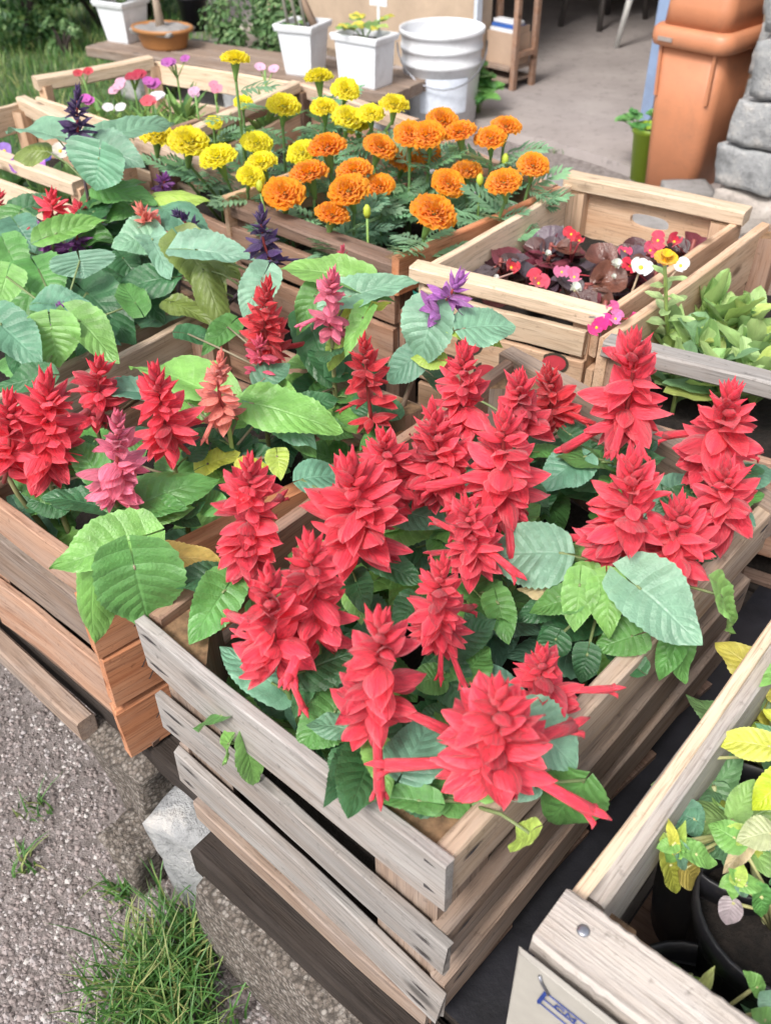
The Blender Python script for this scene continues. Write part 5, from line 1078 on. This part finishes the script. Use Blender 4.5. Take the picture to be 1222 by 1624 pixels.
# bin: rounded square, tapered, rim and hood lid
bc = at(1056, 308, 0); bc = Vector((bc.x, bc.y, 0))+nd*.08+ed*.0
def rsq(hx, hy, z, rad=.35, n=6, off=(0, 0)):
    out = []; hx, hy, z, off = hx*.80, hy*.80, z*.77, (off[0]*.8, off[1]*.8)
    for qx, qy, a0 in ((1, 1, 0), (-1, 1, 90), (-1, -1, 180), (1, -1, 270)):
        rr_ = rad*min(hx, hy)
        for i in range(n+1):
            th = math.radians(a0+90*i/n); out.append(bc+ed*(qx*(hx-rr_)+rr_*math.cos(th)+off[0])+nd*(qy*(hy-rr_)+rr_*math.sin(th)+off[1])+Vector((0, 0, z)))
    return out
binr = thing('litter_bin', bc, 'tall terracotta plastic litter bin with hood lid', 'bin')
mb = MB(); mb.loft([rsq(.105, .105, .004), rsq(.115, .115, .012), rsq(.128, .128, .30), rsq(.140, .140, .565)]); add('bin_body', mb.build('bin_body', M_TERRA, True), binr)
mb = MB(); mb.loft([rsq(.150, .150, .555), rsq(.163, .163, .560), rsq(.168, .168, .585), rsq(.166, .166, .612), rsq(.155, .155, .625), rsq(.140, .140, .628)]); rim = add('rim', mb.build('rim', M_TERRA, True), binr)
mb = MB(); mb.loft([rsq(.138, .138, .6285), rsq(.134, .134, .70), rsq(.122, .126, .80, .4, off=(0, .01)), rsq(.09, .105, .87, .5, off=(0, .02)), rsq(.04, .06, .90, .6, off=(0, .03))]); add('hood', mb.build('hood', M_TERRA, True), binr)
for s_ in (-1, 1):
    mb = MB(); x = s_*.086
    def gq(x, y, z): return [bc+ed*(x+dx)+nd*(y+dy)+Vector((0, 0, z)) for dx, dy in ((-.005, -.004), (.005, -.004), (.005, .008), (-.005, .008))]
    mb.loft([gq(x, -.1055, .29), gq(x*1.04, -.1135, .428)]); add('grip_ridge', mb.build('grip_ridge', M_TERRA), binr)
mb = MB(); mb.loft([rsq(.03, .003, .578, off=(-.085, -.170)), rsq(.03, .003, .592, off=(-.085, -.170))]); sub('worn_label', mb.build('worn_label', simple('grey_wear', (.28, .24, .22), .6)), rim, Matrix.Identity(4))
# round grey stone cap in front of bin
p = at(1085, 320, .03); block('round_stone', 'smooth grey stone lying against the bin foot', 'stone', (p.x, p.y, .035), .14, .12, .09, .004, 41, M_PATH, 0, 8)
# green pot with seedling
gc = at(1006, 289, 0)+nd*.05; gpot = thing('green_flowerpot', gc, 'lime green flowerpot with a small weed beside the bin', 'flowerpot')
add('pot', lathe([(.0001, 0), (.045, 0), (.058, .15), (.064, .151), (.064, .168), (.058, .168), (.056, .14), (.05, .135), (.0001, .14)], 26).build('pot', M_LIME, True), gpot, Matrix.Translation(gc))
add('pot_soil', lathe([(.052, .139), (.0001, .143)], 16).build('pot_soil', M_SOIL), gpot, Matrix.Translation(gc+Vector((0, 0, .004))))
def sprig(R, o, n, h, L, spread, seed, cols):
    r = random.Random(seed)
    for k in range(n):
        az = r.uniform(0, 6.28); e_ = Vector((math.cos(az)*spread*r.random(), math.sin(az)*spread*r.random(), h*r.uniform(.5, 1.1))); tip = o+e_; tube_part('stem', [o, o+e_*.5+Vector((0, 0, .01)), tip], .002, R, (.15, .28, .07), 5)
        for q in range(4):
            a2 = r.uniform(0, 6.28); d = Vector((math.cos(a2), math.sin(a2), r.uniform(-.1, .5))); Lq = L*r.uniform(.6, 1.1); add('leaf', LV[r.choice((0, 2))], R, frame(d, (0, -.4, 1), tip, Lq, Lq*.75, Lq), None, vary(r.choice(cols), .2, r))
sprig(gpot, gc+Vector((-.03, 0, .13)), 5, .09, .045, .10, 5, [(.08, .25, .07), (.14, .33, .09)])
wd = thing('wall_weed', at(757, 190, 0), 'leafy green weed growing at the foot of beige wall', 'weed'); sprig(wd, at(757, 190, 0)+Vector((0, 0, 0)), 7, .20, .085, .10, 6, [(.08, .24, .06), (.14, .33, .08)])
for x, y, n in ((890, 240, 60), (860, 235, 50), (925, 246, 60)):
    p = at(x, y, 0); grass('moss_tuft', blob(random.Random(x), p, .03, .012, n), 'moss tuft along the doorstep edge', .01, .025, .005, 1.0, seed=x)['group'] = 'moss tufts along the doorstep'
# white bucket
bk = at(668, 208, 0)+nd*.10; bucket = thing('white_bucket', bk, 'white plastic bucket with ribbed rim and wire handle', 'bucket')
add('bucket_body', lathe([(.0001, 0), (.128, 0), (.132, .01), (.146, .225), (.151, .228), (.151, .24), (.147, .243), (.148, .275), (.153, .278), (.153, .29), (.149, .293), (.150, .325), (.157, .328), (.157, .345), (.153, .346), (.150, .335), (.135, .02), (.0001, .015)], 40).build('bucket_body', M_WHITEP, True), bucket, Matrix.Translation(bk))
mb = MB(); mb.tube([bk+Vector((.165*math.cos(t), -.02-.16*math.sin(t)*.9, .30-.13*math.sin(t))) for t in [math.pi*i/14 for i in range(15)]], .003, 6); add('wire_handle', mb.build('wire_handle', M_STEEL, True), bucket)
mb = MB(); n = 14
for i in range(n): t0 = -2.2+1.3*i/n; t1 = -2.2+1.3*(i+1)/n; b = len(mb.v); mb.v += [bk+Vector((rr_*math.cos(t), rr_*math.sin(t), z_)) for t, rr_, z_ in ((t0, .1385, .08), (t1, .1385, .08), (t1, .1462, .20), (t0, .1462, .20))]; mb.f.append((b, b+1, b+2, b+3))
add('faded_label', mb.build('faded_label', simple('faded_print', (.70, .76, .86), .5, .12, 40), True), bucket)
# low bench with pots
BL, BRt = at(135, 74, .20), at(625, 150, .20); eb = (BRt-BL); eb.z = 0; Lb = eb.length; eb.normalize(); nb_ = Vector((-eb.y, eb.x, 0))
pb2 = thing('pot_bench', BL+eb*Lb/2, 'low grey plank bench holding white flowerpots', 'bench'); pb2.location.z = 0
for k in range(3):
    c0 = BL+nb_*(.05+.105*k); c1 = BRt+nb_*(.05+.105*k)
    slat('plank', pb2, c0-Vector((0, 0, .02)), c1-Vector((0, 0, .02)), .098, .04, W_GREYB, warp=.002)
for s_ in (.12, .5, .9):
    c0 = BL+eb*(Lb*s_)+nb_*.15; me = rough_block('bench_leg', .12, .24, .16, .008, s_*9, M_STONE, 5, 9); add('bench_leg', me, pb2, frame(eb, (0, 0, 1), (c0.x, c0.y, .08)))
def square_pot(px, py, hw, hd, h, label, rot=0, taper=.72):
    c = at(px, py, .20)+nb_*(hd*taper); R = thing('white_flowerpot', c, label, 'flowerpot', 'white pots on the low bench'); M = Matrix.Translation(c) @ Matrix.Rotation(math.atan2(eb.y, eb.x)+rot, 4, 'Z')
    def sq(k, z, ex=0): return [(sx*(hw*k+ex), sy*(hd*k+ex), z) for sx, sy in ((-1, -1), (-.85, -1.0), (.85, -1.0), (1, -1), (1, -.85), (1, .85), (1, 1), (.85, 1), (-.85, 1), (-1, 1), (-1, .85), (-1, -.85))]
    mb = MB(); mb.loft([sq(taper, 0), sq(taper, .006, .002), sq(.94, h*.86), sq(.94, h*.87, .008), sq(1, h*.97, .008), sq(1, h, .006), sq(.95, h), sq(.9, h*.84)], True, False); add('pot', mb.build('pot', M_WHITEP), R, M)
    mb = MB(); mb.loft([sq(.91, h*.84), sq(.91, h*.86)]); add('pot_soil', mb.build('pot_soil', M_SOIL), R, M)
    return R, c+Vector((0, 0, h*.86))
GR2 = [(.10, .24, .06), (.18, .33, .09), (.06, .16, .05)]
R, o = square_pot(188, 68, .078, .078, .155, 'white tapered flowerpot beside the ochre bowl'); sprig(R, o, 9, .06, .04, .09, 31, GR2)
R, o = square_pot(472, 120, .072, .072, .17, 'white flowerpot with bare grey stalks', .1); sprig(R, o, 4, .03, .03, .08, 32, GR2)
for k in range(3): tube_part('dry_stalk', [o+Vector((-.05+.03*k, 0, 0)), o+Vector((-.09+.03*k, .02, .25)), o+Vector((-.12+.02*k, .03, .5))], .006, R, (.45, .42, .36))
tube_part('branch', [o+Vector((.05, 0, -.01)), o+Vector((.0, .02, .10)), o+Vector((-.04, .04, .4))], [.016, .014, .012], R, (.36, .25, .18))
R, o = square_pot(568, 138, .095, .06, .165, 'white rectangular planter with a plain white tag', -.1, .82); sprig(R, o, 6, .07, .05, .10, 33, [(.30, .40, .10), (.15, .28, .07), (.55, .50, .06)])
mb = MB(); t_ = o+Vector((.05, .02, 0)); mb.box(frame(eb, (0, 0, 1), t_+Vector((0, 0, .06))), .005, .0015, .07); add('tag_stake', mb.build('tag_stake', M_WHITEP), R); mb = MB(); mb.box(frame(eb, (0, 0, 1), t_+Vector((0, -.002, .125))), .034, .002, .024); add('tag', mb.build('tag', M_WHITEP), R)
oc = at(238, 82, .20)+nb_*.09; bowl = thing('bonsai_bowl', oc, 'ochre oval bowl with grey pebbles and a bare trunk', 'bowl'); MO = Matrix.Translation(oc) @ Matrix.Rotation(math.atan2(eb.y, eb.x), 4, 'Z') @ Matrix.Diagonal((1.15, .85, 1, 1))
add('bowl_body', lathe([(.0001, 0), (.085, 0), (.09, .01), (.105, .06), (.122, .066), (.122, .078), (.112, .078), (.10, .062), (.0001, .06)], 32).build('bowl_body', M_BROWNP, True), bowl, MO)
add('pebble_fill', rough_block('pebble_fill', .19, .19, .02, .008, 51, M_PATH, 12, 30), bowl, MO @ Matrix.Translation((0, 0, .066)))
tube_part('trunk', [oc+Vector((-.005, 0, .06)), oc+Vector((-.01, .01, .16)), oc+Vector((-.02, .02, .34))], [.022, .016, .012], bowl, (.34, .27, .21))
kc = at(262, 62, .20)+nb_*.2; kp = thing('black_flowerpot', kc, 'black plastic flowerpot behind the ochre bowl', 'flowerpot'); add('pot', lathe([(.0001, 0), (.05, 0), (.066, .12), (.072, .122), (.072, .138), (.066, .138), (.06, .11), (.0001, .11)], 26).build('pot', M_BLACK, True), kp, Matrix.Translation(kc)); sprig(kp, kc+Vector((0, 0, .11)), 6, .08, .05, .06, 44, GR2)
for x, y, sc, lb in ((252, 112, .10, 'black plastic tray leaning under the low bench'), (322, 100, .13, 'black crumpled plastic bag under the low bench')):
    p = at(x, y+22, 0); block('plastic_bag', lb, 'bag', (p.x, p.y, sc*.5), sc*1.7, sc*1.2, sc*1.1, .03, x, M_BLACK, .4, 9)
p = at(392, 92, .05); block('white_stone', 'whitish rock under the trailing plant', 'stone', (p.x, p.y+.10, .08), .13, .13, .18, .03, 61, M_MORTAR, .3, 8)

# ------------------------------------------------------------------ shrubs
def shrub(label, c, rx, ry, rz, n, ls, seed, mat, clumps=14):
    r = random.Random(seed); R = thing('garden_shrub', Vector((c[0], c[1], 0)), label, 'shrub', 'shrubs behind the crates'); vs = []; fs = []; C = Vector((c[0], c[1], 0))
    cl = []
    for k in range(clumps):
        a_ = r.uniform(0, 6.28); u = r.uniform(-.8, 1); rr_ = math.sqrt(max(0, 1-u*u*.8)); cl.append((C+Vector((math.cos(a_)*rr_*rx*.75, math.sin(a_)*rr_*ry*.75, rz+u*rz*.8)), r.uniform(.25, .45)))
    for i in range(n):
        cc, s = r.choice(cl); d = Vector((r.gauss(0, 1), r.gauss(0, 1), r.gauss(0, 1))).normalized(); p = cc+Vector((d.x*rx*s, d.y*ry*s, d.z*rz*s))*r.uniform(.6, 1.05)
        if p.z < .01: p.z = r.uniform(.01, .05)
        nrm = (d+Vector((0, 0, .6))+Vector((r.uniform(-.5, .5), r.uniform(-.5, .5), r.uniform(-.5, .5)))).normalized(); x = nrm.orthogonal().normalized(); y = nrm.cross(x); a_ = r.uniform(0, 6.28); x, y = x*math.cos(a_)+y*math.sin(a_), y*math.cos(a_)-x*math.sin(a_); L = ls*r.uniform(.6, 1.3); b = len(vs)
        vs += [p-x*L*.5, p+y*L*.34-x*.1*L+nrm*L*.08, p+x*L*.5-nrm*L*.06, p-y*L*.34-x*.1*L+nrm*L*.08]; fs += [(b, b+1, b+2), (b, b+2, b+3)]
    add('crown', mesh('crown', vs, fs, mat), R)
    mb = MB()
    for k in range(6):
        cc, s = cl[k]; mb.tube([C, C.lerp(cc, .5)+Vector((0, 0, .03)), cc], [.012, .008, .004], 5)
    add('trunk', mb.build('trunk', W_OLD), R)
s1 = at(40, 95, 0); s2 = at(130, 75, 0); s3 = at(-90, 60, 0); s4 = at(345, 92, 0)
shrub('dense dark green shrub at the lawn edge', (s1.x-.1, s1.y+.35), .38, .32, .30, 5200, .035, 1, M_BUSH)
shrub('dark shrub between the lawn and low pot bench', (s2.x+.0, s2.y+.45), .32, .3, .30, 4200, .032, 2, M_BUSH)
shrub('loose yellow green shrub at the far end of the lawn', (s3.x-.3, s3.y+.6), .6, .4, .35, 5000, .045, 3, M_BUSH)
s4b = at(345, 78, .2)+nb_*.25
shrub('pale trailing plant spilling over the bench near the bonsai bowl', (s4b.x, s4b.y), .25, .14, .20, 4600, .026, 4, M_IVY)
shrub('green shrub behind the white pots by the beige wall', (s4.x+.35, s4.y+.55), .30, .2, .26, 3000, .03, 5, M_IVY)
shrub('tall hedge shrub behind the trailing plant', (s4.x-.5, s4.y+.9), .6, .35, .45, 5200, .04, 6, M_BUSH)
p = at(100, 92, 0); shrub('small yellow leaved shrub beside the bench end', (p.x, p.y+.05), .10, .09, .09, 500, .028, 7, M_IVY, 6)
